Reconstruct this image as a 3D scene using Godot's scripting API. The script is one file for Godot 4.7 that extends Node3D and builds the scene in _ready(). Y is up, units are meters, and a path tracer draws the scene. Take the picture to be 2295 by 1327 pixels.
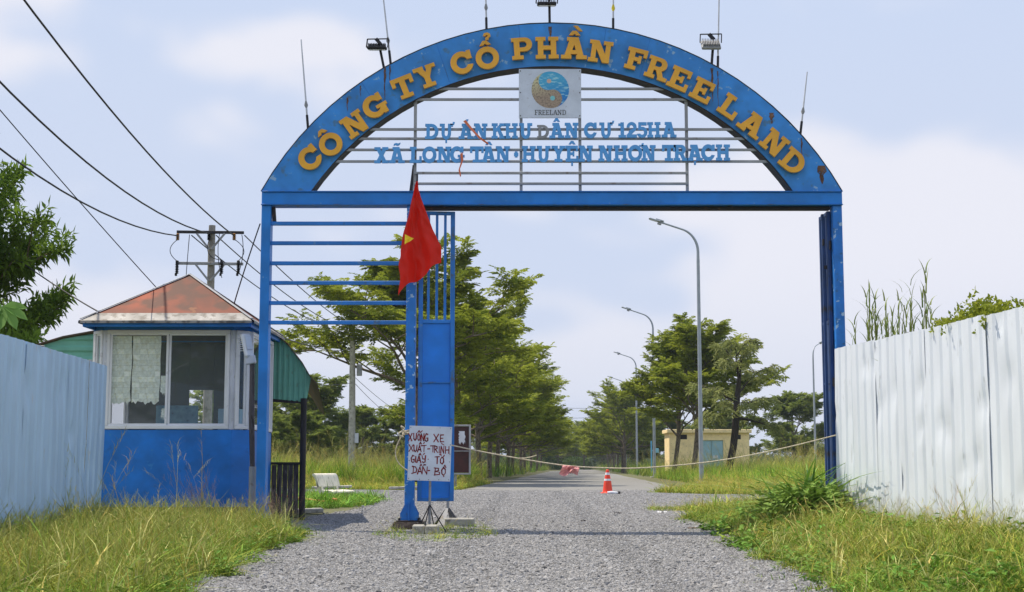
extends Node3D
# A company gate of blue steel over a gravel drive, a guard booth beside it, a tree-lined road behind.
# Units are metres, y is up, the camera stands at the origin 0.86 m above the gravel and looks towards -z.

const GATE_Z := -19.4
const ARCH_X := 0.55

var rng := RandomNumberGenerator.new()
var lumps := FastNoiseLite.new()
var used := {}
var M := {}
var kept := {}


class Shape:
	# Collects triangles; commit() makes one named mesh of them.
	var v := PackedVector3Array()
	var n := PackedVector3Array()
	var u := PackedVector2Array()
	var c := PackedColorArray()
	var tint := Color.WHITE

	func flat_uv(p: Vector3, nn: Vector3) -> Vector2:
		var a := nn.abs()
		if a.y >= a.x and a.y >= a.z:
			return Vector2(p.x, p.z)
		if a.x >= a.z:
			return Vector2(p.z, -p.y)
		return Vector2(p.x, -p.y)

	func put(p: Vector3, nn: Vector3, uv: Vector2) -> void:
		v.append(p)
		n.append(nn)
		u.append(uv)
		c.append(tint)

	# counter-clockwise from outside; written clockwise
	func tri(a: Vector3, b: Vector3, d: Vector3) -> void:
		var nn := (b - a).cross(d - a).normalized()
		put(a, nn, flat_uv(a, nn))
		put(d, nn, flat_uv(d, nn))
		put(b, nn, flat_uv(b, nn))

	func quad(a: Vector3, b: Vector3, d: Vector3, e: Vector3) -> void:
		tri(a, b, d)
		tri(a, d, e)

	func face(p: Array, outward: Vector3) -> void:
		var nn: Vector3 = (p[1] - p[0]).cross(p[2] - p[0])
		if nn.dot(outward) < 0.0:
			p.reverse()
		for i in range(1, p.size() - 1):
			tri(p[0], p[i], p[i + 1])

	func smooth_tri(a: Vector3, b: Vector3, d: Vector3, na: Vector3, nb: Vector3, nd: Vector3, ua := Vector2.ZERO, ub := Vector2.ZERO, ud := Vector2.ZERO) -> void:
		put(a, na, ua)
		put(d, nd, ud)
		put(b, nb, ub)

	func box(mid: Vector3, size: Vector3, bev := 0.0, b := Basis()) -> void:
		var h := size * 0.5
		bev = minf(bev, minf(h.x, minf(h.y, h.z)) * 0.8)
		for k in 3:
			for s in [-1.0, 1.0]:
				var q := []
				for w in [[-1.0, -1.0], [1.0, -1.0], [1.0, 1.0], [-1.0, 1.0]]:
					q.append(mid + b * corner(k, s, w[0], w[1], h, bev))
				var out := Vector3.ZERO
				out[k] = s
				face(q, b * out)
		if bev <= 0.0:
			return
		for m in 3:
			var k := (m + 1) % 3
			var l := (m + 2) % 3
			for s in [-1.0, 1.0]:
				for t in [-1.0, 1.0]:
					var q := []
					for e in [[k, -1.0], [k, 1.0], [l, 1.0], [l, -1.0]]:
						var p := Vector3.ZERO
						p[k] = s * (h[k] - (0.0 if e[0] == k else bev))
						p[l] = t * (h[l] - (0.0 if e[0] == l else bev))
						p[m] = e[1] * (h[m] - bev)
						q.append(mid + b * p)
					var out := Vector3.ZERO
					out[k] = s
					out[l] = t
					face(q, b * out)
		for sx in [-1.0, 1.0]:
			for sy in [-1.0, 1.0]:
				for sz in [-1.0, 1.0]:
					var q := []
					for k in 3:
						var p := Vector3(sx * (h.x - bev), sy * (h.y - bev), sz * (h.z - bev))
						p[k] = [sx, sy, sz][k] * h[k]
						q.append(mid + b * p)
					face(q, b * Vector3(sx, sy, sz))

	func corner(k: int, s: float, a: float, d: float, h: Vector3, bev: float) -> Vector3:
		var p := Vector3.ZERO
		p[k] = s * h[k]
		p[(k + 1) % 3] = a * (h[(k + 1) % 3] - bev)
		p[(k + 2) % 3] = d * (h[(k + 2) % 3] - bev)
		return p

	func bar(a: Vector3, b: Vector3, wide: float, thick: float, bev := 0.004, up := Vector3.UP) -> void:
		# a straight bar from a to b, thick along up, wide across
		var z := (b - a).normalized()
		if absf(z.dot(up)) > 0.98:
			up = Vector3.BACK if absf(z.z) < 0.9 else Vector3.RIGHT
		var x := up.cross(z).normalized()
		box((a + b) * 0.5, Vector3(wide, thick, a.distance_to(b)), bev, Basis(x, z.cross(x), z))

	func tube(path: PackedVector3Array, radii: Array, sides := 8, capped := true) -> void:
		var m := path.size()
		var rings := []
		var norms := []
		var t := (path[1] - path[0]).normalized()
		var x := t.cross(Vector3.UP if absf(t.y) < 0.9 else Vector3.RIGHT).normalized()
		var along := 0.0
		var runs := []
		for i in m:
			var tt := (path[mini(i + 1, m - 1)] - path[maxi(i - 1, 0)]).normalized()
			x = (x - tt * x.dot(tt)).normalized()
			var y := tt.cross(x)
			var r: float = radii[mini(i, radii.size() - 1)]
			var ring := PackedVector3Array()
			var nor := PackedVector3Array()
			for k in sides + 1:
				var an := TAU * k / sides
				var d := x * cos(an) + y * sin(an)
				ring.append(path[i] + d * r)
				nor.append(d)
			rings.append(ring)
			norms.append(nor)
			if i > 0:
				along += path[i].distance_to(path[i - 1])
			runs.append(along)
		for i in m - 1:
			var ra: float = radii[mini(i, radii.size() - 1)]
			for k in sides:
				var k2 := k + 1
				var w := TAU * ra / sides
				var u0 := Vector2(w * k, -runs[i])
				var u1 := Vector2(w * k2, -runs[i])
				var u2 := Vector2(w * k2, -runs[i + 1])
				var u3 := Vector2(w * k, -runs[i + 1])
				smooth_tri(rings[i][k], rings[i][k2], rings[i + 1][k2], norms[i][k], norms[i][k2], norms[i + 1][k2], u0, u1, u2)
				smooth_tri(rings[i][k], rings[i + 1][k2], rings[i + 1][k], norms[i][k], norms[i + 1][k2], norms[i + 1][k], u0, u2, u3)
		if capped:
			for e in [0, m - 1]:
				var q := []
				for k in sides:
					q.append(rings[e][k])
				face(q, (path[0] - path[1]) if e == 0 else (path[m - 1] - path[m - 2]))

	func lathe(profile: PackedVector2Array, sides: int, at := Vector3.ZERO) -> void:
		# profile of (radius, height) from the bottom up
		for i in profile.size() - 1:
			var p := profile[i]
			var q := profile[i + 1]
			var e := (q - p).normalized()
			for k in sides:
				var a := TAU * k / sides
				var b := TAU * (k + 1) / sides
				var da := Vector3(cos(a), 0, -sin(a))
				var db := Vector3(cos(b), 0, -sin(b))
				var na := (da * e.y + Vector3.UP * -e.x).normalized()
				var nb := (db * e.y + Vector3.UP * -e.x).normalized()
				var up := Vector3.UP
				smooth_tri(at + da * p.x + up * p.y, at + db * p.x + up * p.y, at + db * q.x + up * q.y, na, nb, nb, Vector2(a, p.y), Vector2(b, p.y), Vector2(b, q.y))
				smooth_tri(at + da * p.x + up * p.y, at + db * q.x + up * q.y, at + da * q.x + up * q.y, na, nb, na, Vector2(a, p.y), Vector2(b, q.y), Vector2(a, q.y))

	func sheet(p: PackedVector3Array, nu: int, nv: int, sharp := false) -> void:
		# a surface of nu x nv points, row by row; sharp keeps the folds along u
		for j in nv - 1:
			for i in nu - 1:
				var q := [j * nu + i, j * nu + i + 1, (j + 1) * nu + i + 1, (j + 1) * nu + i]
				var nn := []
				for w in q:
					nn.append(grid_normal(p, w % nu, w / nu, nu, nv, i if sharp else -1))
				var uu := []
				for w in q:
					uu.append(Vector2(float(w % nu) / (nu - 1), float(w / nu) / (nv - 1)))
				smooth_tri(p[q[0]], p[q[1]], p[q[2]], nn[0], nn[1], nn[2], uu[0], uu[1], uu[2])
				smooth_tri(p[q[0]], p[q[2]], p[q[3]], nn[0], nn[2], nn[3], uu[0], uu[2], uu[3])

	func grid_normal(p: PackedVector3Array, i: int, j: int, nu: int, nv: int, strip: int) -> Vector3:
		var i0 := maxi(i - 1, 0) if strip < 0 else strip
		var i1 := mini(i + 1, nu - 1) if strip < 0 else strip + 1
		var du := p[j * nu + i1] - p[j * nu + i0]
		var dv := p[mini(j + 1, nv - 1) * nu + i] - p[maxi(j - 1, 0) * nu + i]
		return du.cross(dv).normalized()

	func extrude(loops: Array, z0: float, z1: float, x := Transform3D()) -> void:
		# loops of Vector2: outlines, and holes (clockwise); a solid between z0 and z1 of the frame x
		var outer := []
		var holes := []
		for l in loops:
			if Geometry2D.is_polygon_clockwise(l):
				holes.append(l)
			else:
				outer.append(l)
		for o in outer:
			for piece in without_holes(o, holes):
				var t := Geometry2D.triangulate_polygon(piece)
				for i in range(0, t.size(), 3):
					var a: Vector2 = piece[t[i]]
					var b: Vector2 = piece[t[i + 1]]
					var d: Vector2 = piece[t[i + 2]]
					face([x * Vector3(a.x, a.y, z1), x * Vector3(b.x, b.y, z1), x * Vector3(d.x, d.y, z1)], x.basis.z)
					face([x * Vector3(a.x, a.y, z0), x * Vector3(b.x, b.y, z0), x * Vector3(d.x, d.y, z0)], -x.basis.z)
		for l in loops:
			var m: int = l.size()
			for i in m:
				var a: Vector2 = l[i]
				var b: Vector2 = l[(i + 1) % m]
				var side := Vector2(b.y - a.y, a.x - b.x)
				face([x * Vector3(a.x, a.y, z0), x * Vector3(b.x, b.y, z0), x * Vector3(b.x, b.y, z1), x * Vector3(a.x, a.y, z1)], x.basis * Vector3(side.x, side.y, 0))

	func without_holes(o: PackedVector2Array, holes: Array) -> Array:
		var pieces := [o]
		for h in holes:
			var mid := Vector2.ZERO
			for p in h:
				mid += p / h.size()
			var next := []
			for piece in pieces:
				if not Geometry2D.is_point_in_polygon(mid, o):
					next.append(piece)
					continue
				for s in [-1.0, 1.0]:
					var half := PackedVector2Array([mid + Vector2(0, -50), mid + Vector2(50 * s, -50), mid + Vector2(50 * s, 50), mid + Vector2(0, 50)])
					for part in Geometry2D.intersect_polygons(piece, half):
						for rest in Geometry2D.clip_polygons(part, h):
							if not Geometry2D.is_polygon_clockwise(rest):
								next.append(rest)
			pieces = next
		return pieces

	func mesh() -> ArrayMesh:
		var a := []
		a.resize(Mesh.ARRAY_MAX)
		a[Mesh.ARRAY_VERTEX] = v
		a[Mesh.ARRAY_NORMAL] = n
		a[Mesh.ARRAY_TEX_UV] = u
		a[Mesh.ARRAY_COLOR] = c
		var m := ArrayMesh.new()
		m.add_surface_from_arrays(Mesh.PRIMITIVE_TRIANGLES, a)
		return m


func numbered(called: String) -> String:
	used[called] = used.get(called, -1) + 1
	return called if used[called] == 0 else "%s_%03d" % [called, used[called]]


func tag(o: Node3D, label := "", category := "", group := "", kind := "") -> Node3D:
	for pair in [["label", label], ["category", category], ["group", group], ["kind", kind]]:
		if pair[1] != "":
			o.set_meta(pair[0], pair[1])
	return o


func thing(called: String, at: Vector3, label: String, category: String, group := "", turn := 0.0) -> Node3D:
	var o := Node3D.new()
	o.name = numbered(called)
	o.position = at
	o.rotation.y = turn
	add_child(o)
	return tag(o, label, category, group)


func place(m: Mesh, called: String, mat: Material, parent: Node3D = null, at := Transform3D()) -> MeshInstance3D:
	var o := MeshInstance3D.new()
	o.mesh = m
	o.material_override = mat
	o.transform = at
	if parent == null:
		o.name = numbered(called)
		add_child(o)
	else:
		var k := 0
		o.name = called
		while parent.has_node(NodePath(String(o.name))):
			k += 1
			o.name = "%s_%03d" % [called, k]
		parent.add_child(o, true)
	return o


func obj(s: Shape, called: String, mat: Material, parent: Node3D = null) -> MeshInstance3D:
	return place(s.mesh(), called, mat, parent)


func many(called: String, m: Mesh, mat: Material, where: Array, tints: Array, parent: Node3D) -> MultiMeshInstance3D:
	var mm := MultiMesh.new()
	mm.transform_format = MultiMesh.TRANSFORM_3D
	mm.use_colors = true
	mm.mesh = m
	mm.instance_count = where.size()
	for i in where.size():
		mm.set_instance_transform(i, where[i])
		mm.set_instance_color(i, tints[i])
	var o := MultiMeshInstance3D.new()
	o.multimesh = mm
	o.material_override = mat
	o.set_meta("kind", "stuff")
	var k := 0
	o.name = called
	while parent.has_node(NodePath(String(o.name))):
		k += 1
		o.name = "%s_%03d" % [called, k]
	parent.add_child(o, true)
	return o


func srgb(r: int, g: int, b: int) -> Color:
	return Color8(r, g, b)


func lin(r: float, g: float, b: float) -> Color:
	return Color(r, g, b).linear_to_srgb()


func noise(freq: float, octaves := 4, seed_ := 1, kind := FastNoiseLite.TYPE_SIMPLEX_SMOOTH) -> FastNoiseLite:
	var f := FastNoiseLite.new()
	f.noise_type = kind
	f.seed = seed_
	f.frequency = freq
	f.fractal_octaves = octaves
	return f


func ramp(stops: Array) -> Gradient:
	var g := Gradient.new()
	var o := PackedFloat32Array()
	var cc := PackedColorArray()
	for s in stops:
		o.append(s[0])
		cc.append(s[1])
	g.offsets = o
	g.colors = cc
	return g


func tex(f: FastNoiseLite, stops: Array, size := 512, bump := 0.0) -> NoiseTexture2D:
	var t := NoiseTexture2D.new()
	t.width = size
	t.height = size
	t.seamless = true
	t.noise = f
	if stops:
		t.color_ramp = ramp(stops)
	if bump > 0.0:
		t.as_normal_map = true
		t.bump_strength = bump
	return t


func mat(c: Color, rough := 0.8, metal := 0.0) -> StandardMaterial3D:
	var m := StandardMaterial3D.new()
	m.albedo_color = c
	m.roughness = rough
	m.metallic = metal
	return m


func shared(key: String, make: NoiseTexture2D = null) -> NoiseTexture2D:
	if make:
		kept[key] = make
	return kept.get(key)


func field(called: String, freq: float, octaves: int, seed_: int) -> PackedByteArray:
	if not kept.has(called):
		kept[called] = noise(freq, octaves, seed_).get_seamless_image(512, 512).get_data()
	return kept[called]


func worn(base: Color, spread: float, flake: Color, flakes: float, stain: Color, stains: float, rough: float, seed_: int, scale := Vector3.ONE, streak := false) -> StandardMaterial3D:
	# paint that has faded unevenly, flaked in clusters and stained; two metres of print to a tile
	var wide := field("wide", 0.006, 4, 101)
	var fine := field("fine", 0.022, 6, 102)
	var clump := field("clump", 0.011, 3, 103)
	var w := 512
	var out := PackedByteArray()
	out.resize(w * w * 3)
	var b3 := Vector3(base.r, base.g, base.b)
	var f3 := Vector3(flake.r, flake.g, flake.b)
	var s3 := Vector3(stain.r, stain.g, stain.b)
	var o1 := (seed_ * 7919) % (w * w)
	var o2 := (seed_ * 104729) % (w * w)
	var full := w * w
	var thin := 8 if streak else 1
	for j in w:
		for i in w:
			var k := j * w + i
			var f := fine[(k + o2) % full] / 255.0
			var g := wide[(k + o1) % full] / 255.0
			var c := b3 * (1.0 + spread * (g - 0.5) * 1.6 + spread * 0.35 * (f - 0.5))
			var t := fine[((j / thin) * w + i + o1) % full] / 255.0
			var m := (clump[(k + o2) % full] / 255.0 - 0.5) * 4.0 * stains + stains - 0.45 + (t - 0.5) * 0.8
			if m > 0.0:
				c = c.lerp(s3, minf(m * 2.0, 0.75))
			var h := clump[(k + o1) % full] / 255.0
			if h > 0.54:
				var edge := f - (1.0 - flakes * (h - 0.25) * 1.7)
				if edge > 0.0:
					c = c.lerp(f3, minf(edge * 12.0, 0.9))
			out[k * 3] = clampi(int(c.x * 255.0), 0, 255)
			out[k * 3 + 1] = clampi(int(c.y * 255.0), 0, 255)
			out[k * 3 + 2] = clampi(int(c.z * 255.0), 0, 255)
	var m2 := mat(Color.WHITE, rough)
	m2.albedo_texture = ImageTexture.create_from_image(Image.create_from_data(w, w, false, Image.FORMAT_RGB8, out))
	m2.uv1_scale = scale * 0.5
	m2.heightmap_enabled = true
	m2.heightmap_texture = shared("dents") if shared("dents") else shared("dents", tex(noise(0.008, 3, 11), [], 256))
	m2.heightmap_scale = 0.3
	return m2


func leafy(rough := 0.55, through := 0.5) -> StandardMaterial3D:
	var m := mat(Color.WHITE, rough)
	m.metallic_specular = 0.22
	m.vertex_color_use_as_albedo = true
	m.backlight_enabled = true
	m.backlight = Color(through, through, through)
	return m


func tinted(rough := 0.9) -> StandardMaterial3D:
	var m := mat(Color.WHITE, rough)
	m.vertex_color_use_as_albedo = true
	return m


func smooth(a: float, b: float, x: float) -> float:
	return smoothstep(a, b, x)


# height of the ground: level gravel, low banks along both fences, uneven fields beyond
func lie(x: float, z: float) -> float:
	var near := smoothstep(-27.0, -21.0, z)
	var bank := 0.22 * smoothstep(2.4, 3.8, x) + 0.1 * smoothstep(-2.7, -4.6, x)
	var road := 0.0447 * -z
	var away := smoothstep(5.5, 12.0, absf(x - road)) * smoothstep(-44.0, -56.0, z)
	return bank * near + away * (0.12 + 0.1 * lumps.get_noise_2d(x * 2.0, z * 2.0))


func across(points: Array, d: float) -> float:
	# piecewise linear through (distance, x)
	for i in points.size() - 1:
		if d <= points[i + 1].x:
			return lerpf(points[i].y, points[i + 1].y, clampf((d - points[i].x) / (points[i + 1].x - points[i].x), 0, 1))
	return points[points.size() - 1].y


var LEFT_EDGE := [Vector2(4, -1.9), Vector2(10, -2.25), Vector2(15, -2.5), Vector2(17.4, -2.45), Vector2(18.6, -3.0), Vector2(20, -3.2), Vector2(24, -3.3), Vector2(29, -3.0), Vector2(36, -3.4), Vector2(40, -4.4), Vector2(43, -8.5), Vector2(51, -9.0)]
var RIGHT_EDGE := [Vector2(4, 2.1), Vector2(10, 2.15), Vector2(16, 2.5), Vector2(20.5, 2.75), Vector2(23, 2.65), Vector2(25.5, 3.2), Vector2(29, 4.6), Vector2(32, 6.2), Vector2(36, 7.5), Vector2(41.5, 7.9), Vector2(43.5, 5.6), Vector2(46, 4.3), Vector2(51, 6.1)]


func in_gravel(x: float, z: float) -> bool:
	return -z < 51.0 and x > across(LEFT_EDGE, -z) and x < across(RIGHT_EDGE, -z)


func in_road(x: float, z: float) -> bool:
	return -z > 49.0 and absf(x - 0.0447 * -z) < 4.0


# ---- slab lettering, one unit high -------------------------------------------------

func rect(x0: float, y0: float, x1: float, y1: float) -> PackedVector2Array:
	return PackedVector2Array([Vector2(x0, y0), Vector2(x1, y0), Vector2(x1, y1), Vector2(x0, y1)])


func poly(a: Array) -> PackedVector2Array:
	var p := PackedVector2Array()
	for i in range(0, a.size(), 2):
		p.append(Vector2(a[i], a[i + 1]))
	return p


func oval(cx: float, cy: float, rx: float, ry: float, from := 0.0, to := TAU, steps := 28) -> PackedVector2Array:
	var p := PackedVector2Array()
	var full := to - from > TAU - 0.01
	for i in steps if full else steps + 1:
		var a := from + (to - from) * i / steps
		p.append(Vector2(cx + rx * cos(a), cy + ry * sin(a)))
	return p


func bowl(x0: float, y0: float, x1: float, y1: float) -> PackedVector2Array:
	# straight on the left, round on the right
	var r := (y1 - y0) * 0.5
	var k := minf(r * 1.05, x1 - x0)
	var p := oval(x1 - k, (y0 + y1) * 0.5, k, r, -PI / 2, PI / 2, 14)
	p.append(Vector2(x0, y1))
	p.append(Vector2(x0, y0))
	return p


func cup(t: float) -> Array:
	# the U: [outline, hollow]
	var o := oval(0.5, 0.36, 0.36, 0.39, PI, TAU, 16)
	o.append(Vector2(0.86, 1))
	o.append(Vector2(0.14, 1))
	var h := oval(0.5, 0.38, 0.36 - t, 0.2, PI, TAU, 14)
	h.append(Vector2(0.86 - t, 1.1))
	h.append(Vector2(0.14 + t, 1.1))
	return [o, h]


func letter_shape(ch: String) -> Array:
	# [pieces that are joined, pieces that are cut away, width]
	var t := 0.24
	var s := 0.17
	match ch:
		"C":
			return [[oval(0.5, 0.5, 0.5, 0.52), rect(0.78, 0.62, 0.97, 1.0)], [oval(0.52, 0.5, 0.25, 0.28), poly([0.55, 0.38, 1.2, 0.3, 1.2, 0.61, 0.55, 0.61])], 1.0]
		"G":
			return [[oval(0.5, 0.5, 0.5, 0.52), rect(0.78, 0.64, 0.97, 1.0)], [oval(0.52, 0.5, 0.25, 0.28), poly([0.6, 0.46, 1.2, 0.46, 1.2, 0.64, 0.6, 0.64])], 1.06, [rect(0.56, 0.33, 1.06, 0.48), rect(0.76, 0.0, 0.97, 0.4)]]
		"O":
			return [[oval(0.5, 0.5, 0.51, 0.52)], [oval(0.5, 0.5, 0.26, 0.28)], 1.0]
		"N":
			return [[rect(0.1, 0, 0.31, 1), rect(0.71, 0, 0.92, 1), rect(0, 0, 0.43, s), rect(0.6, 1 - s, 1.02, 1), rect(0, 1 - s, 0.3, 1), poly([0.1, 1, 0.4, 1, 0.92, 0, 0.63, 0])], [], 1.02]
		"T":
			return [[rect(0.36, 0, 0.62, 1), rect(0.2, 0, 0.78, s), rect(0, 0.8, 0.98, 1), rect(0, 0.6, 0.17, 1), rect(0.81, 0.6, 0.98, 1)], [], 0.98]
		"Y":
			return [[rect(0.38, 0, 0.63, 0.5), rect(0.22, 0, 0.79, s), poly([0.08, 1, 0.37, 1, 0.63, 0.5, 0.5, 0.36, 0.38, 0.46]), poly([0.64, 1, 0.92, 1, 0.63, 0.44, 0.5, 0.36, 0.45, 0.5]), rect(0, 1 - s, 0.46, 1), rect(0.57, 1 - s, 1.0, 1)], [], 1.0]
		"P":
			return [[rect(0.1, 0, 0.35, 1), bowl(0.1, 0.36, 0.9, 1), rect(0, 0, 0.5, s), rect(0, 1 - s, 0.3, 1)], [bowl(0.35, 0.54, 0.66, 0.82)], 0.9]
		"H":
			return [[rect(0.1, 0, 0.34, 1), rect(0.66, 0, 0.9, 1), rect(0.3, 0.41, 0.7, 0.6), rect(0, 0, 0.44, s), rect(0.56, 0, 1, s), rect(0, 1 - s, 0.44, 1), rect(0.56, 1 - s, 1, 1)], [], 1.0]
		"A":
			return [[poly([0.1, 0, 0.36, 0, 0.66, 1, 0.38, 1]), poly([0.74, 0, 1.02, 0, 0.74, 1, 0.46, 1]), rect(0.3, 0.22, 0.8, 0.4), rect(0, 0, 0.45, s), rect(0.65, 0, 1.12, s), rect(0.24, 1 - s, 0.72, 1)], [], 1.12]
		"F":
			return [[rect(0.1, 0, 0.35, 1), rect(0, 0, 0.5, s), rect(0, 1 - s * 1.1, 0.88, 1), rect(0.72, 0.64, 0.88, 1), rect(0.3, 0.42, 0.62, 0.59), rect(0.52, 0.33, 0.66, 0.68)], [], 0.88]
		"E":
			return [[rect(0.1, 0, 0.35, 1), rect(0, 0, 0.92, s * 1.1), rect(0, 1 - s * 1.1, 0.88, 1), rect(0.73, 0.66, 0.88, 1), rect(0.76, 0, 0.92, 0.36), rect(0.3, 0.42, 0.58, 0.58), rect(0.5, 0.34, 0.63, 0.66)], [], 0.92]
		"L":
			return [[rect(0.1, 0, 0.35, 1), rect(0, 0, 0.86, s * 1.1), rect(0, 1 - s, 0.48, 1), rect(0.69, 0, 0.86, 0.42)], [], 0.86]
		"R":
			return [[rect(0.1, 0, 0.35, 1), bowl(0.1, 0.4, 0.86, 1), rect(0, 0, 0.46, s), rect(0, 1 - s, 0.3, 1), poly([0.4, 0.5, 0.66, 0.5, 0.92, 0, 0.66, 0]), rect(0.6, 0, 1.02, s)], [bowl(0.35, 0.57, 0.62, 0.83)], 1.02]
		"D":
			return [[bowl(0.1, 0, 1.0, 1), rect(0, 0, 0.4, s), rect(0, 1 - s, 0.4, 1)], [bowl(0.35, 0.19, 0.74, 0.81)], 1.0]
		"U":
			var c := cup(t)
			return [[c[0], rect(0, 1 - s, 0.48, 1), rect(0.54, 1 - s, 1, 1)], [c[1]], 1.0]
		"K":
			return [[rect(0.1, 0, 0.35, 1), rect(0, 0, 0.46, s), rect(0, 1 - s, 0.46, 1), poly([0.3, 0.38, 0.3, 0.62, 0.66, 1, 0.94, 1]), poly([0.4, 0.56, 0.6, 0.7, 1.0, 0, 0.7, 0]), rect(0.58, 1 - s, 1.0, 1), rect(0.58, 0, 1.06, s)], [], 1.06]
		"X":
			return [[poly([0.08, 0, 0.36, 0, 0.94, 1, 0.66, 1]), poly([0.64, 0, 0.94, 0, 0.36, 1, 0.06, 1]), rect(0, 0, 0.44, s), rect(0.56, 0, 1.02, s), rect(0, 1 - s, 0.44, 1), rect(0.56, 1 - s, 1, 1)], [], 1.02]
		"1":
			return [[rect(0.16, 0, 0.42, 1), rect(0, 0, 0.56, s), rect(0, 0.78, 0.3, 0.93)], [], 0.56]
		"2":
			return [[oval(0.4, 0.68, 0.38, 0.34), poly([0.3, 0.5, 0.75, 0.55, 0.4, 0.2, 0.02, 0.0, 0.02, 0.14]), rect(0.02, 0, 0.8, 0.2)], [oval(0.39, 0.68, 0.14, 0.15), poly([0.0, 0.3, 0.4, 0.56, 0.39, 0.66, -0.2, 0.66])], 0.8]
		"5":
			return [[oval(0.38, 0.34, 0.4, 0.36), rect(0.1, 0.8, 0.72, 1), rect(0.1, 0.5, 0.3, 1)], [oval(0.37, 0.34, 0.16, 0.17), poly([-0.2, 0.22, 0.36, 0.26, 0.36, 0.5, -0.2, 0.5])], 0.78, [rect(0.1, 0.5, 0.3, 0.8)]]
		"·":
			return [[rect(0.0, 0.38, 0.32, 0.58), rect(0.06, 0.3, 0.26, 0.66)], [], 0.32]
	return [[rect(0, 0, 1, 1)], [], 1.0]


func accent(mark: String, cx: float) -> Array:
	match mark:
		"^":
			return [poly([cx - 0.25, 1.09, cx - 0.08, 1.09, cx, 1.17, cx + 0.08, 1.09, cx + 0.25, 1.09, cx + 0.09, 1.3, cx - 0.09, 1.3])]
		"?":
			return [poly([cx + 0.06, 1.32, cx + 0.2, 1.32, cx + 0.2, 1.4, cx + 0.3, 1.46, cx + 0.3, 1.58, cx + 0.18, 1.66, cx + 0.04, 1.64, cx - 0.02, 1.54, cx + 0.08, 1.5, cx + 0.14, 1.55, cx + 0.19, 1.52, cx + 0.16, 1.47, cx + 0.06, 1.42])]
		"`":
			return [poly([cx + 0.2, 1.3, cx + 0.34, 1.3, cx + 0.12, 1.54, cx - 0.06, 1.54])]
		"'":
			return [poly([cx - 0.06, 1.06, cx + 0.06, 1.06, cx + 0.2, 1.28, cx + 0.02, 1.28])]
		"~":
			return [poly([cx - 0.24, 1.08, cx - 0.12, 1.14, cx + 0.04, 1.08, cx + 0.2, 1.16, cx + 0.26, 1.28, cx + 0.1, 1.22, cx - 0.06, 1.26, cx - 0.22, 1.2])]
		".":
			return [rect(cx - 0.06, -0.26, cx + 0.07, -0.04)]
		"horn":
			return [poly([cx + 0.3, 0.9, cx + 0.58, 0.95, cx + 0.64, 1.12, cx + 0.48, 1.12, cx + 0.46, 1.0, cx + 0.3, 1.02])]
	return []


func joined(parts: Array) -> Array:
	var out := []
	for p in parts:
		var q: PackedVector2Array = p
		if Geometry2D.is_polygon_clockwise(q):
			q = q.duplicate()
			q.reverse()
		var rest := []
		for o in out:
			if Geometry2D.is_polygon_clockwise(o):
				for z in Geometry2D.clip_polygons(reversed(o), q):
					rest.append(reversed(z))
				continue
			var m := Geometry2D.merge_polygons(o, q)
			var outers := m.filter(func(w): return not Geometry2D.is_polygon_clockwise(w))
			if outers.size() > 1:
				rest.append(o)
				continue
			q = outers[0]
			for w in m:
				if Geometry2D.is_polygon_clockwise(w):
					rest.append(w)
		rest.append(q)
		out = rest
	return out


func reversed(p: PackedVector2Array) -> PackedVector2Array:
	var q := p.duplicate()
	q.reverse()
	return q


func letter(ch: String, marks: Array, size: float, deep: float, bold := 1.0) -> ArrayMesh:
	# one solid letter, its marks with it; x runs from the middle of the letter, y from the foot
	var g := letter_shape(ch)
	var loops := joined(g[0])
	for cut in joined(g[1]):
		var kept_loops := []
		for o in loops:
			if Geometry2D.is_polygon_clockwise(o):
				kept_loops.append(o)
				continue
			kept_loops.append_array(Geometry2D.clip_polygons(o, cut))
		loops = kept_loops
	if g.size() > 3:
		loops = joined(loops + g[3])
	var w: float = g[2]
	var out := Shape.new()
	var x := Transform3D(Basis.from_scale(Vector3(size * bold, size, 1)), Vector3(-w * 0.5 * size * bold, 0, 0))
	out.extrude(loops, 0.0, deep, x)
	for m in marks:
		out.extrude(accent(m, w * 0.5), 0.0, deep, x)
	return out.mesh()


# ---- hand-painted capitals: strokes in a unit box -----------------------------------

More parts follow.
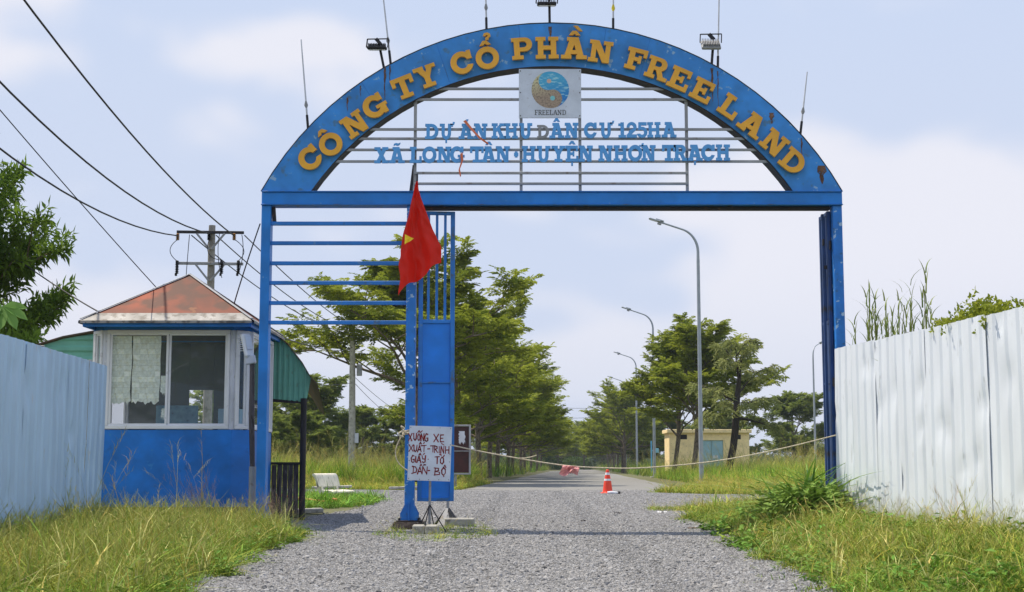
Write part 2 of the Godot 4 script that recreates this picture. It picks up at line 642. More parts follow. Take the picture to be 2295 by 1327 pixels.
func strokes(ch: String) -> Array:
	match ch:
		"X": return [[0, 0, 1, 1], [0, 1, 0.95, 0]]
		"U": return [[0, 1, 0.05, 0.25, 0.4, 0, 0.8, 0.2, 0.95, 1]]
		"O": return [[0.5, 1, 0.05, 0.65, 0.1, 0.2, 0.5, 0, 0.95, 0.3, 0.9, 0.75, 0.5, 1]]
		"N": return [[0, 0, 0.1, 1], [0.1, 1, 0.85, 0], [0.85, 0, 0.95, 1]]
		"G": return [[0.9, 0.9, 0.5, 1, 0.05, 0.6, 0.15, 0.1, 0.6, 0, 0.9, 0.1, 0.9, 0.45], [0.55, 0.42, 1.0, 0.42]]
		"E": return [[0.9, 1, 0.1, 0.97, 0.05, 0, 0.95, 0.03], [0.08, 0.5, 0.75, 0.52]]
		"A": return [[0, 0, 0.5, 1], [0.5, 1, 0.95, 0], [0.2, 0.35, 0.8, 0.35]]
		"T": return [[0, 0.95, 1, 1], [0.55, 1, 0.5, 0]]
		"R": return [[0.1, 0, 0.15, 1, 0.7, 0.95, 0.8, 0.65, 0.15, 0.5], [0.35, 0.5, 0.95, 0]]
		"I": return [[0.5, 0, 0.5, 0.95]]
		"H": return [[0.05, 0, 0.1, 1], [0.9, 0, 0.95, 1], [0.08, 0.48, 0.92, 0.5]]
		"Y": return [[0, 1, 0.15, 0.55, 0.7, 0.5], [0.9, 1, 0.75, 0.1, 0.35, 0, 0.1, 0.15]]
		"D": return [[0.25, 1, 0.15, 0], [0, 1, 0.6, 0.95, 0.95, 0.6, 0.8, 0.2, -0.2, 0]]
		"B": return [[0.2, 1, 0.1, 0], [0, 1, 0.7, 0.95, 0.75, 0.65, 0.2, 0.52, 0.9, 0.4, 0.9, 0.1, 0, 0]]
		"-": return [[0, 0.45, 1, 0.5]]
		"^": return [[0, 0, 0.5, 1], [0.5, 1, 1, 0]]
		"/": return [[0, 0, 1, 1]]
		"\\": return [[0, 1, 1, 0]]
		"~": return [[0, 0.2, 0.35, 0.8, 0.65, 0.4, 1, 0.7]]
	return [[0.3, 0.5, 0.7, 0.5]]


func ribbon(s: Shape, a: Vector2, b: Vector2, wa: float, wb: float, z: float) -> void:
	var d := (b - a).normalized()
	var nn := Vector2(-d.y, d.x) * 0.5
	a -= d * wa * 0.3
	b += d * wb * 0.3
	var q := [a - nn * wa, b - nn * wb, b + nn * wb, a + nn * wa]
	s.face([Vector3(q[0].x, q[0].y, z), Vector3(q[1].x, q[1].y, z), Vector3(q[2].x, q[2].y, z), Vector3(q[3].x, q[3].y, z)], Vector3.BACK)


func _ready() -> void:
	# camera: 50 mm lens, knee height, tilted up a little
	var cam := Camera3D.new()
	cam.name = "camera"
	cam.position = Vector3(0, 0.86, 0)
	cam.rotation_degrees = Vector3(6.808, 0, 0)
	cam.fov = 23.52
	cam.near = 0.1
	cam.far = 2500.0
	add_child(cam)

	# sky and air
	var env := Environment.new()
	env.background_mode = Environment.BG_SKY
	env.tonemap_mode = Environment.TONE_MAPPER_LINEAR
	env.tonemap_exposure = 1.18
	env.sky = Sky.new()
	env.sky.sky_material = hazy_sky()
	env.sky_rotation = Vector3(0, deg_to_rad(220.0), 0)
	env.background_energy_multiplier = 0.96
	env.sdfgi_enabled = true
	env.ssao_enabled = true
	env.ssil_enabled = true
	var we := WorldEnvironment.new()
	we.name = "air"
	we.environment = env
	add_child(we)

	# the sun: high, from behind the gate and to the left
	env.fog_enabled = true
	env.fog_density = 0.00025
	env.fog_light_color = Color(0.8, 0.86, 0.95)
	var sun := DirectionalLight3D.new()
	sun.name = "sun"
	sun.light_energy = 1.55
	sun.light_color = Color(1.0, 0.95, 0.86)
	sun.light_angular_distance = 0.6
	sun.shadow_enabled = true
	sun.basis = Basis.looking_at(Vector3(0.42, -1.0, 0.25))
	add_child(sun)

	rng.seed = 20
	lumps.seed = 4
	lumps.frequency = 0.06
	materials()
	setting()
	gate()
	gate_leaves()
	gate_fittings()
	booth()
	shelter()
	fences()
	poles_and_wires()
	road_side()
	small_things()
	trees()
	grasses()


func hazy_sky() -> PanoramaSkyMaterial:
	# thin high haze with soft heaps of cloud; the same all round
	var w := 1024
	var h := 512
	var im := Image.create(w, h, false, Image.FORMAT_RGBF)
	var big := noise(1.1, 5, 31)
	var fine := noise(3.2, 5, 8)
	for j in h:
		var up := (0.5 - (j + 0.5) / h) * PI
		var y := sin(up)
		for i in w:
			var az := (i + 0.5) / w * TAU
			var d := Vector3(sin(az) * cos(up), y * 2.2, -cos(az) * cos(up))
			var a := big.get_noise_3dv(d * 1.6)
			var b := fine.get_noise_3dv(d * 2.0)
			var blue := Vector3(0.42, 0.575, 0.86).lerp(Vector3(0.27, 0.44, 0.78), smoothstep(0.3, 1.0, y))
			var haze := Vector3(0.6, 0.645, 0.765)
			var cloud := Vector3(0.77, 0.77, 0.835)
			var cl := smoothstep(-0.1, 0.2, a + 0.4 * b)
			var c := blue.lerp(haze, 0.6 * (1.0 - smoothstep(0.16, 0.7, y)) + 0.15)
			c = c.lerp(cloud, cl * 0.85)
			c = c.lerp(haze, 1.0 - smoothstep(-0.02, 0.16, y))
			if y < 0.0:
				c = Vector3(0.3, 0.31, 0.28)
			im.set_pixel(i, j, Color(c.x, c.y, c.z))
	var p := PanoramaSkyMaterial.new()
	p.panorama = ImageTexture.create_from_image(im)
	return p


func materials() -> void:
	var rust := srgb(120, 66, 34)
	M.blue = worn(srgb(18, 122, 206), 0.12, srgb(118, 158, 205), 0.26, rust, 0.13, 0.5, 3)
	M.arch = worn(srgb(50, 136, 214), 0.16, srgb(150, 182, 214), 0.34, srgb(104, 92, 76), 0.2, 0.55, 21)
	M.rail = worn(srgb(32, 118, 200), 0.12, srgb(80, 130, 185), 0.35, rust, 0.2, 0.5, 9)
	M.panel = worn(srgb(2, 120, 218), 0.1, srgb(16, 108, 212), 0.3, srgb(40, 80, 130), 0.0, 0.45, 12)
	M.wall = worn(srgb(6, 112, 200), 0.14, srgb(40, 126, 200), 0.3, srgb(24, 84, 150), 0.16, 0.5, 17)
	M.post = worn(srgb(32, 120, 206), 0.14, srgb(176, 198, 222), 0.5, srgb(90, 62, 44), 0.2, 0.55, 33, Vector3.ONE * 1.6)
	M.gold = worn(srgb(236, 172, 44), 0.1, srgb(228, 164, 44), 0.3, srgb(170, 110, 40), 0.08, 0.42, 41)
	M.sky_letters = worn(srgb(88, 164, 230), 0.12, srgb(110, 170, 225), 0.3, srgb(60, 110, 160), 0.12, 0.5, 44)
	M.galvanised = worn(srgb(150, 152, 156), 0.14, srgb(172, 172, 174), 0.3, srgb(96, 70, 52), 0.18, 0.55, 47)
	M.dark_blue = worn(srgb(24, 60, 112), 0.2, srgb(50, 84, 130), 0.3, srgb(50, 40, 40), 0.25, 0.6, 120)
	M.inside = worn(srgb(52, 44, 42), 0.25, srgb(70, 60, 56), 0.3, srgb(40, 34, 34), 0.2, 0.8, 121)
	M.pole_stone = worn(srgb(146, 142, 134), 0.16, srgb(168, 164, 156), 0.3, srgb(96, 90, 80), 0.28, 0.88, 130, Vector3.ONE * 1.5, true)
	M.cast_stone = worn(srgb(222, 216, 198), 0.1, srgb(200, 196, 176), 0.3, srgb(150, 150, 120), 0.22, 0.85, 122, Vector3.ONE * 2.0, true)
	M.rust_run = worn(srgb(104, 76, 58), 0.4, srgb(70, 110, 160), 0.5, srgb(70, 46, 34), 0.4, 0.8, 119, Vector3.ONE * 4.0)
	M.black = mat(srgb(28, 28, 34), 0.5, 0.2)
	M.dark_steel = worn(srgb(40, 38, 42), 0.25, srgb(80, 60, 48), 0.3, rust, 0.2, 0.7, 50)
	M.white = worn(srgb(222, 224, 228), 0.05, srgb(200, 200, 204), 0.3, srgb(150, 140, 130), 0.1, 0.45, 53)
	M.off_white = worn(srgb(200, 204, 214), 0.1, srgb(224, 226, 232), 0.3, srgb(120, 112, 104), 0.18, 0.6, 57)
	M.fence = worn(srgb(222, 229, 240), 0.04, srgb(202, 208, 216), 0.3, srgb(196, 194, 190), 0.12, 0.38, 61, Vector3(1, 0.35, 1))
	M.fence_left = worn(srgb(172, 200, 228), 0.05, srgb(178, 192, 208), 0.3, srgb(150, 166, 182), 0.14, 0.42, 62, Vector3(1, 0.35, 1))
	M.rust_roof = worn(srgb(112, 47, 21), 0.4, srgb(124, 74, 42), 0.24, srgb(70, 38, 26), 0.42, 0.75, 66, Vector3.ONE * 0.45)
	M.flashing = worn(srgb(132, 130, 128), 0.3, srgb(110, 104, 98), 0.4, srgb(72, 66, 62), 0.42, 0.6, 69, Vector3(1.6, 1.6, 1))
	M.green_sheet = worn(srgb(108, 172, 152), 0.1, srgb(140, 188, 172), 0.3, srgb(100, 110, 90), 0.16, 0.5, 71)
	M.brown_sheet = worn(srgb(86, 72, 60), 0.2, srgb(110, 90, 72), 0.3, rust, 0.3, 0.7, 74)
	M.old_wood = worn(srgb(84, 78, 80), 0.3, srgb(128, 120, 116), 0.34, srgb(44, 36, 34), 0.3, 0.85, 77, Vector3(5, 0.7, 1))
	M.concrete = worn(srgb(170, 168, 160), 0.16, srgb(196, 194, 186), 0.3, srgb(104, 100, 86), 0.28, 0.88, 80, Vector3.ONE * 1.5)
	M.footing = worn(srgb(92, 80, 72), 0.3, srgb(130, 122, 112), 0.3, srgb(52, 40, 34), 0.4, 0.9, 81, Vector3.ONE * 3.0)
	M.red_cloth = mat(srgb(234, 44, 22), 0.62)
	M.red_cloth.backlight_enabled = true
	M.red_cloth.backlight = Color(0.95, 0.1, 0.04)
	M.yellow_cloth = mat(srgb(250, 220, 40), 0.6)
	M.orange_ribbon = mat(srgb(226, 120, 80), 0.6)
	M.pink_cloth = mat(srgb(216, 150, 148), 0.85)
	M.pink_cloth.backlight_enabled = true
	M.pink_cloth.backlight = Color(0.4, 0.3, 0.3)
	M.rope = worn(srgb(206, 194, 168), 0.2, srgb(226, 216, 196), 0.4, srgb(140, 126, 100), 0.2, 0.9, 83, Vector3.ONE * 8.0)
	M.wire = mat(srgb(34, 34, 40), 0.6)
	M.glass = mat(Color(0.75, 0.82, 0.82, 0.12), 0.03)
	M.glass.transparency = BaseMaterial3D.TRANSPARENCY_ALPHA
	M.lens = mat(srgb(196, 204, 214), 0.2)
	M.board_red = worn(srgb(58, 20, 17), 0.3, srgb(84, 32, 26), 0.3, srgb(50, 18, 16), 0.3, 0.6, 86, Vector3.ONE * 2.0)
	M.paint_red = mat(srgb(134, 14, 24), 0.5)
	M.ink = mat(srgb(28, 30, 34), 0.6)
	M.sign = worn(srgb(206, 214, 228), 0.06, srgb(188, 192, 204), 0.32, srgb(130, 110, 100), 0.1, 0.5, 88, Vector3.ONE * 2.0)
	M.cone = mat(srgb(236, 66, 34), 0.5)
	M.bark = worn(srgb(122, 110, 96), 0.3, srgb(122, 112, 98), 0.36, srgb(54, 46, 40), 0.4, 0.95, 90, Vector3(5, 1.2, 1))
	M.bark_dark = worn(srgb(56, 48, 42), 0.3, srgb(84, 74, 64), 0.36, srgb(30, 26, 24), 0.4, 0.95, 91, Vector3(5, 1.2, 1))
	M.lamp_post = worn(srgb(158, 166, 176), 0.08, srgb(172, 178, 186), 0.3, srgb(120, 118, 114), 0.1, 0.45, 93)
	M.cream = worn(srgb(246, 222, 172), 0.08, srgb(232, 208, 164), 0.3, srgb(170, 150, 116), 0.2, 0.85, 95)
	M.teal_door = worn(srgb(150, 186, 202), 0.08, srgb(136, 172, 184), 0.3, srgb(100, 110, 110), 0.15, 0.5, 96)
	M.fence.vertex_color_use_as_albedo = true
	M.fence_left.vertex_color_use_as_albedo = true
	M.paper = paper_material()
	M.leaf = leafy(0.6, 0.9)
	M.blade = leafy(0.6, 0.6)
	M.stone = tinted(0.92)


func paper_material() -> StandardMaterial3D:
	# yellowed newsprint: columns of grey text lines, fold marks, foxing
	var w := 512
	var im := Image.create(w, w, false, Image.FORMAT_RGB8)
	var f := noise(0.02, 4, 5)
	var g := noise(0.35, 2, 9)
	for j in w:
		for i in w:
			var k := 1.04 + 0.1 * f.get_noise_2d(i, j)
			var line := 0.0
			if j % 5 < 3 and i % 84 > 4 and (j / 64 + i / 84) % 5 != 0:
				line = clampf(0.28 + 0.5 * g.get_noise_2d(i * 2.0, j * 0.7), 0.0, 0.3)
			if j % 64 < 3 or (i % 84 < 3 and (j / 64) % 2 == 0):
				line = 0.4
			var c := Color(0.92, 0.95, 0.91).lerp(Color(0.84, 0.83, 0.7), clampf(f.get_noise_2d(i * 0.7, j * 0.7 + 90), 0, 1))
			im.set_pixel(i, j, (c * k).lerp(Color(0.42, 0.46, 0.46), line))
	var m := mat(Color.WHITE, 0.9)
	m.albedo_texture = ImageTexture.create_from_image(im)
	return m


# ---- ground ----------------------------------------------------------------------------

func setting() -> void:
	var soil := mat(Color.WHITE, 0.95)
	soil.albedo_texture = tex(noise(0.02, 6, 14), [[0.0, lin(0.05, 0.055, 0.02)], [0.5, lin(0.1, 0.105, 0.035)], [1.0, lin(0.16, 0.14, 0.06)]], 512)
	soil.uv1_scale = Vector3(0.35, 0.35, 1)
	var s := Shape.new()
	var xs := []
	var x := -60.0
	while x < 60.0:
		xs.append(x)
		x += 0.5 if absf(x) < 9.0 else 3.0
	xs = [-1500.0, -700.0, -300.0, -150.0] + xs + [60.0, 150.0, 300.0, 700.0, 1500.0]
	var zs := [60.0, 20.0, 0.0]
	var z := -4.0
	while z > -130.0:
		zs.append(z)
		z -= 0.6 if z > -28.0 else 3.0
	zs += [-130.0, -200.0, -400.0, -900.0, -1800.0]
	var p := PackedVector3Array()
	for zz in zs:
		for xx in xs:
			p.append(Vector3(xx, lie(xx, zz), zz))
	s.sheet(p, xs.size(), zs.size())
	for i in s.v.size():
		s.u[i] = Vector2(s.v[i].x, s.v[i].z)
	var g := obj(s, "ground", soil)
	tag(g, "flat ground of dry soil under the grass", "ground", "", "structure")

	# crushed stone yard
	var gm := mat(Color.WHITE, 0.95)
	gm.albedo_texture = tex(noise(0.11, 3, 23, FastNoiseLite.TYPE_CELLULAR), [[0.0, lin(0.11, 0.112, 0.116)], [0.4, lin(0.22, 0.223, 0.23)], [0.75, lin(0.295, 0.298, 0.304)], [1.0, lin(0.38, 0.382, 0.388)]], 1024)
	gm.uv1_scale = Vector3(1.1, 1.1, 1)
	gm.detail_enabled = true
	gm.detail_blend_mode = BaseMaterial3D.BLEND_MODE_MIX
	gm.detail_albedo = tex(noise(0.05, 4, 24), [[0.0, lin(0.15, 0.145, 0.14)], [1.0, lin(0.3, 0.29, 0.27)]], 512)
	gm.detail_mask = tex(noise(0.01, 4, 25), [[0.0, Color.BLACK], [0.45, Color.BLACK], [0.8, Color(0.6, 0.6, 0.6)]], 512)
	gm.detail_uv_layer = BaseMaterial3D.DETAIL_UV_1
	gm.heightmap_enabled = true
	gm.heightmap_texture = tex(noise(0.11, 3, 23, FastNoiseLite.TYPE_CELLULAR), [], 1024)
	gm.heightmap_scale = 2.5
	s = Shape.new()
	p = PackedVector3Array()
	var nz := 96
	var nx := 31
	for j in nz:
		var d := lerpf(4.0, 51.0, j / (nz - 1.0))
		for i in nx:
			var xx := lerpf(across(LEFT_EDGE, d), across(RIGHT_EDGE, d), i / (nx - 1.0))
			if i == 0 or i == nx - 1:
				xx += 0.16 * lumps.get_noise_2d(d * 22.0, i * 40.0)
			p.append(Vector3(xx, maxf(lie(xx, -d), 0.0) + 0.006, -d))
	s.sheet(p, nx, nz)
	for i in s.v.size():
		var q := s.v[i]
		s.u[i] = Vector2(q.x, q.z)
		# dust ground out of the stone where wheels run
		var wheel := exp(-pow((absf(q.x - 0.01 * -q.z - 0.15) - 0.85) / 0.28, 2))
		var k := 0.92 + 0.2 * wheel + 0.16 * lumps.get_noise_2d(q.x * 5.0, q.z * 3.0) + 0.1 * lumps.get_noise_2d(q.x * 17.0 + 70.0, q.z * 11.0)
		s.c[i] = Color(k, k * 0.995, k * 0.98)
	gm.vertex_color_use_as_albedo = true
	tag(obj(s, "gravel_yard", gm), "grey crushed stone yard running under the blue gate", "gravel yard", "", "structure")

	# asphalt road towards the trees
	var am := mat(Color.WHITE, 0.92)
	am.albedo_texture = tex(noise(0.16, 4, 27), [[0.0, lin(0.11, 0.11, 0.108)], [0.5, lin(0.19, 0.188, 0.182)], [1.0, lin(0.27, 0.265, 0.255)]], 1024)
	am.uv1_scale = Vector3(0.4, 0.4, 1)
	s = Shape.new()
	p = PackedVector3Array()
	for j in 60:
		var d := 48.4 + 371.0 * pow(j / 59.0, 1.6)
		for i in 5:
			var w := 4.0 * (i / 2.0 - 1.0)
			if absf(w) > 3.9:
				w += 0.25 * lumps.get_noise_2d(d * 6.0, w * 30.0)
			p.append(Vector3(0.0447 * d + w, 0.014, -d + (0.9 * lumps.get_noise_2d(w * 16.0, 9.0) if j == 0 else 0.0)))
	s.sheet(p, 5, 60)
	for i in s.v.size():
		s.u[i] = Vector2(s.v[i].x, s.v[i].z)
	tag(obj(s, "road", am), "worn grey asphalt road between the rows of trees", "road", "", "structure")

	# loose stones on the yard
	var where := [[], [], [], []]
	var tints := [[], [], [], []]
	for k in 300000:
		var d := 8.6 + 42.0 * pow(rng.randf(), 1.7)
		var l := across(LEFT_EDGE, d)
		var r := across(RIGHT_EDGE, d)
		var xx := lerpf(maxf(l, -0.4 * d), minf(r, 0.4 * d), rng.randf()) + rng.randfn(0, 0.08)
		if exp(-pow((absf(xx - 0.01 * d - 0.15) - 0.85) / 0.28, 2)) * rng.randf() > 0.45:
			continue
		var big := 0.0055 + 0.006 * pow(rng.randf(), 2.0) + 0.014 * (1.0 if rng.randf() < 0.012 else 0.0) + d * 0.0002
		var b := Basis.from_euler(Vector3(rng.randf() * 6, rng.randf() * 6, rng.randf() * 6)).scaled(Vector3(1, 0.75, 1) * big)
		var q := rng.randi() % 4
		where[q].append(Transform3D(b, Vector3(xx, lie(xx, -d) + 0.004 + big * 0.25, -d)))
		var v := 0.16 + 0.2 * pow(rng.randf(), 1.5) - (0.07 if rng.randf() < 0.08 else 0.0)
		var warm := rng.randf()
		tints[q].append(Color(v * (0.98 + 0.05 * warm), v, v * (1.06 - 0.08 * warm)))
	var stones := thing("gravel_stones", Vector3.ZERO, "loose grey crushed stones scattered over the yard", "gravel")
	stones.set_meta("kind", "stuff")
	for q in 4:
		many("gravel", stone_mesh(q + 3), M.stone, where[q], tints[q], stones)


func stone_mesh(seed_: int) -> ArrayMesh:
	var r := RandomNumberGenerator.new()
	r.seed = seed_
	var t := (1.0 + sqrt(5.0)) / 2.0
	var p := []
	for a in [[-1, t, 0], [1, t, 0], [-1, -t, 0], [1, -t, 0], [0, -1, t], [0, 1, t], [0, -1, -t], [0, 1, -t], [t, 0, -1], [t, 0, 1], [-t, 0, -1], [-t, 0, 1]]:
		p.append(Vector3(a[0], a[1], a[2]).normalized() * r.randf_range(0.72, 1.2))
	var s := Shape.new()
	for f in [[0, 11, 5], [0, 5, 1], [0, 1, 7], [0, 7, 10], [0, 10, 11], [1, 5, 9], [5, 11, 4], [11, 10, 2], [10, 7, 6], [7, 1, 8], [3, 9, 4], [3, 4, 2], [3, 2, 6], [3, 6, 8], [3, 8, 9], [4, 9, 5], [2, 4, 11], [6, 2, 10], [8, 6, 7], [9, 8, 1]]:
		s.face([p[f[0]], p[f[1]], p[f[2]]], p[f[0]] + p[f[1]] + p[f[2]])
	return s.mesh()


# ---- the gate ----------------------------------------------------------------------------

func arch_half(y: float) -> float:
	return sqrt(maxf(4.02 * 4.02 - pow(y - 2.4, 2), 0.0))


func gate() -> void:
	var g := thing("gateway_arch", Vector3(ARCH_X, 0, GATE_Z), "large blue steel gateway with gold slab lettering on its round arch", "gateway")
	var to := Vector3(-ARCH_X, 0, -GATE_Z)   # from the world to the gate's own frame
	var s := Shape.new()

	# the round band
	var band := PackedVector2Array()
	var top := acos((4.637 - 2.469) / 4.571)
	for i in 49:
		var a := lerpf(-top, top, i / 48.0)
		var r := 4.571 + 0.012 * lumps.get_noise_2d(a * 60.0, 3.0)
		band.append(Vector2(sin(a) * r, 2.469 + cos(a) * r))
	var low := acos((4.637 - 2.4) / 4.02)
	for i in 49:
		var a := lerpf(low, -low, i / 48.0)
		band.append(Vector2(0.01 + sin(a) * 4.02, 2.4 + cos(a) * 4.02))
	s.extrude([reversed(band)], -0.24, 0.0)
	obj(s, "arch_band", M.arch, g)
	# lips that close the band above and below
	for e in [[4.571, 2.469, top, 0.02], [4.02, 2.4, low, -0.02]]:
		s = Shape.new()
		for i in 32:
			var a := lerpf(-e[2], e[2], i / 32.0)
			var b := lerpf(-e[2], e[2], (i + 1) / 32.0)
			var pa := Vector3(sin(a) * (e[0] + 0.006), e[1] + cos(a) * (e[0] + 0.006), -0.12)
			var pb := Vector3(sin(b) * (e[0] + 0.006), e[1] + cos(b) * (e[0] + 0.006), -0.12)
			if e[3] < 0.0:
				pa = Vector3(sin(a) * 4.014, e[1] + cos(a) * 4.014, -0.12)
				pb = Vector3(sin(b) * 4.014, e[1] + cos(b) * 4.014, -0.12)
			s.bar(pa, pb, 0.25, 0.012, 0.0, Vector3(sin(a), cos(a), 0))
		obj(s, "arch_edge", M.dark_steel, g)
	# seams where the band's plates meet
	for a in [-0.62, -0.36, -0.1, 0.17, 0.31, 0.55]:
		s = Shape.new()
		s.bar(Vector3(sin(a) * 4.05, 2.45 + cos(a) * 4.0, 0.001), Vector3(sin(a) * 4.56, 2.469 + cos(a) * 4.56, 0.001), 0.008, 0.004, 0.0, Vector3.BACK)
		obj(s, "plate_seam", M.rail, g)

	# beam, its flanges and the rail for the leaves
	s = Shape.new()
	s.box(Vector3(0.553, 4.54, GATE_Z - 0.09) + to, Vector3(8.04, 0.17, 0.2), 0.006)
	obj(s, "beam", M.blue, g)
	for y in [4.632, 4.449]:
		s = Shape.new()
		s.box(Vector3(0.553, y, GATE_Z - 0.1) + to, Vector3(8.05, 0.013, 0.27), 0.003)
		obj(s, "beam_flange", M.rail, g)
	s = Shape.new()
	s.box(Vector3(1.52, 4.415, GATE_Z - 0.12) + to, Vector3(5.8, 0.05, 0.1), 0.006)
	obj(s, "leaf_rail", M.dark_steel, g)

	# posts
	for p in [[-3.467, -3.339], [-1.454, -1.325], [4.439, 4.568]]:
		var wide: float = p[1] - p[0]
		var foot := 0.13
		s = Shape.new()
		s.box(Vector3((p[0] + p[1]) * 0.5, (4.442 + foot) * 0.5, GATE_Z - 0.1) + to, Vector3(wide, 4.442 - foot, 0.2), 0.008)
		var post := obj(s, "post", M.post if p[0] > -3.0 else M.blue, g)
		s = Shape.new()
		var mx: float = (p[0] + p[1]) * 0.5 + to.x
		for z in [0.004, -0.212]:
			s = Shape.new()
			s.extrude([poly([mx - 0.12, 0.13, mx + 0.12, 0.13, mx + 0.12, 0.22, mx + 0.06, 0.34, mx - 0.06, 0.34, mx - 0.12, 0.22])], z - 0.004, z + 0.004)
			obj(s, "gusset", M.rail, post)
		s = Shape.new()
		s.box(Vector3(mx, 0.25, 0.04), Vector3(0.01, 0.24, 0.07), 0.0)
		obj(s, "stiffener", M.rail, post)
		s = Shape.new()
		s.box(Vector3(mx, 0.12, -0.1), Vector3(0.34, 0.018, 0.32), 0.003)
		for bx in [-0.13, 0.13]:
			for bz in [-0.22, 0.02]:
				s.lathe(PackedVector2Array([Vector2(0.014, 0.12), Vector2(0.014, 0.16), Vector2(0.0, 0.16)]), 6, Vector3(mx + bx, 0, bz))
		obj(s, "base_plate", M.dark_steel, post)
		s = Shape.new()
		var q := []
		for k in 4:
			var e: Vector2 = [Vector2(-0.24, 0.14), Vector2(0.24, 0.14), Vector2(0.24, -0.36), Vector2(-0.24, -0.36)][k]
			q.append(Vector3(mx + e.x, -0.02, e.y))
			q.append(Vector3(mx + e.x * 0.82, 0.11, (e.y + 0.11) * 0.82 - 0.11))
		for k in 4:
			var a := k * 2
			var b := (k * 2 + 2) % 8
			s.face([q[a], q[b], q[b + 1], q[a + 1]], (q[a] + q[b]) * 0.5 - Vector3(mx, 0, -0.11))
		s.face([q[1], q[3], q[5], q[7]], Vector3.UP)
		obj(s, "footing", M.footing, post)

	# six rails of the side bay, one brace
	for y in [4.194, 3.919, 3.638, 3.365, 3.086, 2.815]:
		s = Shape.new()
		s.box(Vector3(-2.396, y, GATE_Z - 0.06) + to, Vector3(1.884, 0.052, 0.05), 0.005)
		obj(s, "side_rail", M.rail, g)
	s = Shape.new()
	s.bar(Vector3(-3.318, 4.43, GATE_Z - 0.1) + to, Vector3(-3.3, 4.23, GATE_Z - 0.1) + to, 0.05, 0.05)
	obj(s, "brace", M.dark_steel, g)

	# lattice inside the arch
	for y in [6.101, 5.948, 5.521, 5.388, 5.23, 5.065, 4.901, 4.75]:
		var spans := [[0.56 - arch_half(y) - 0.02, 0.56 + arch_half(y) + 0.02]]
		if y > 5.7:
			spans = [[spans[0][0], 0.11], [0.955, spans[0][1]]]
		if y < 5.0:
			spans = [[-1.36, 2.45]]
		for e in spans:
			s = Shape.new()
			s.box(Vector3((e[0] + e[1]) * 0.5, y, GATE_Z - 0.03) + to, Vector3(e[1] - e[0], 0.034, 0.034), 0.004)
			obj(s, "lattice_rail", M.galvanised, g)
	for e in [[-1.352, 5.95], [0.127, 6.36], [0.948, 6.36], [2.439, 5.96]]:
		s = Shape.new()
		s.box(Vector3(e[0], (4.64 + e[1]) * 0.5, GATE_Z - 0.066) + to, Vector3(0.042, e[1] - 4.64, 0.036), 0.004)
		obj(s, "lattice_upright", M.galvanised, g)
	s = Shape.new()
	s.extrude([poly([-1.43, 4.64, -1.38, 4.64, -1.37, 5.02, -1.385, 5.02])], -0.1, -0.05, Transform3D(Basis(), to + Vector3(0, 0, GATE_Z)))
	obj(s, "stay_plate", M.dark_steel, g)

	# rust that has run down the band under the lamp feet and seams
	for e in [[-1.78, 6.44, 0.5, 0.022], [-1.71, 6.46, 0.3, 0.014], [0.535, 7.02, 0.42, 0.026], [2.8, 6.42, 0.48, 0.024], [2.88, 6.38, 0.6, 0.012], [4.03, 5.42, 0.3, 0.016], [-0.36, 6.93, 0.28, 0.012], [4.3, 5.03, 0.26, 0.09], [3.62, 5.78, 0.16, 0.05], [-2.3, 6.0, 0.2, 0.018], [-2.12, 6.17, 0.16, 0.014]]:
		s = Shape.new()
		for k in 6:
			var y0: float = e[1] - 0.03 - e[2] * k / 6.0
			var y1: float = e[1] - 0.03 - e[2] * (k + 1) / 6.0
			var w0: float = e[3] * (1.0 - k / 6.5) * (0.8 + 0.3 * sin(k * 2.1 + e[0]))
			var w1: float = e[3] * (1.0 - (k + 1) / 6.5) * (0.8 + 0.3 * sin((k + 1) * 2.1 + e[0]))
			var c := Vector3(e[0] + 0.004 * sin(k * 1.7), 0, GATE_Z + 0.0025) + to
			s.quad(c + Vector3(-w0, y0, 0), c + Vector3(-w1, y1, 0), c + Vector3(w1, y1, 0), c + Vector3(w0, y0, 0))
		obj(s, "rust_stain", M.rust_run, g)
	# gold letters on the band: letter, marks, x, y of its middle, lean in degrees (counter-clockwise)
	for l in [["C", [], -2.80, 5.09, 41], ["O", ["^"], -2.515, 5.29, 38], ["N", [], -2.187, 5.575, 35], ["G", [], -1.91, 5.83, 31], ["T", [], -1.505, 6.10, 22], ["Y", [], -1.19, 6.255, 20],
			["C", [], -0.70, 6.45, 15], ["O", ["^", "?"], -0.345, 6.52, 10], ["P", [], 0.14, 6.655, 4], ["H", [], 0.49, 6.665, 1], ["A", ["^", "`"], 0.87, 6.66, -2], ["N", [], 1.24, 6.61, -8],
			["F", [], 1.735, 6.50, -15], ["R", [], 2.04, 6.365, -20], ["E", [], 2.34, 6.22, -24], ["E", [], 2.655, 6.055, -27], ["L", [], 3.04, 5.825, -35], ["A", [], 3.345, 5.575, -38], ["N", [], 3.64, 5.31, -41], ["D", [], 3.895, 5.045, -41]]:
		var b := Basis(Vector3.BACK, deg_to_rad(l[4]))
		var foot: Vector3 = Vector3(l[2], l[3], GATE_Z + 0.03) + to - b * Vector3(0, 0.155, 0)
		place(letter(l[0], l[1], 0.31, 0.045, 1.04), "gold_letter", M.gold, g, Transform3D(b, foot))
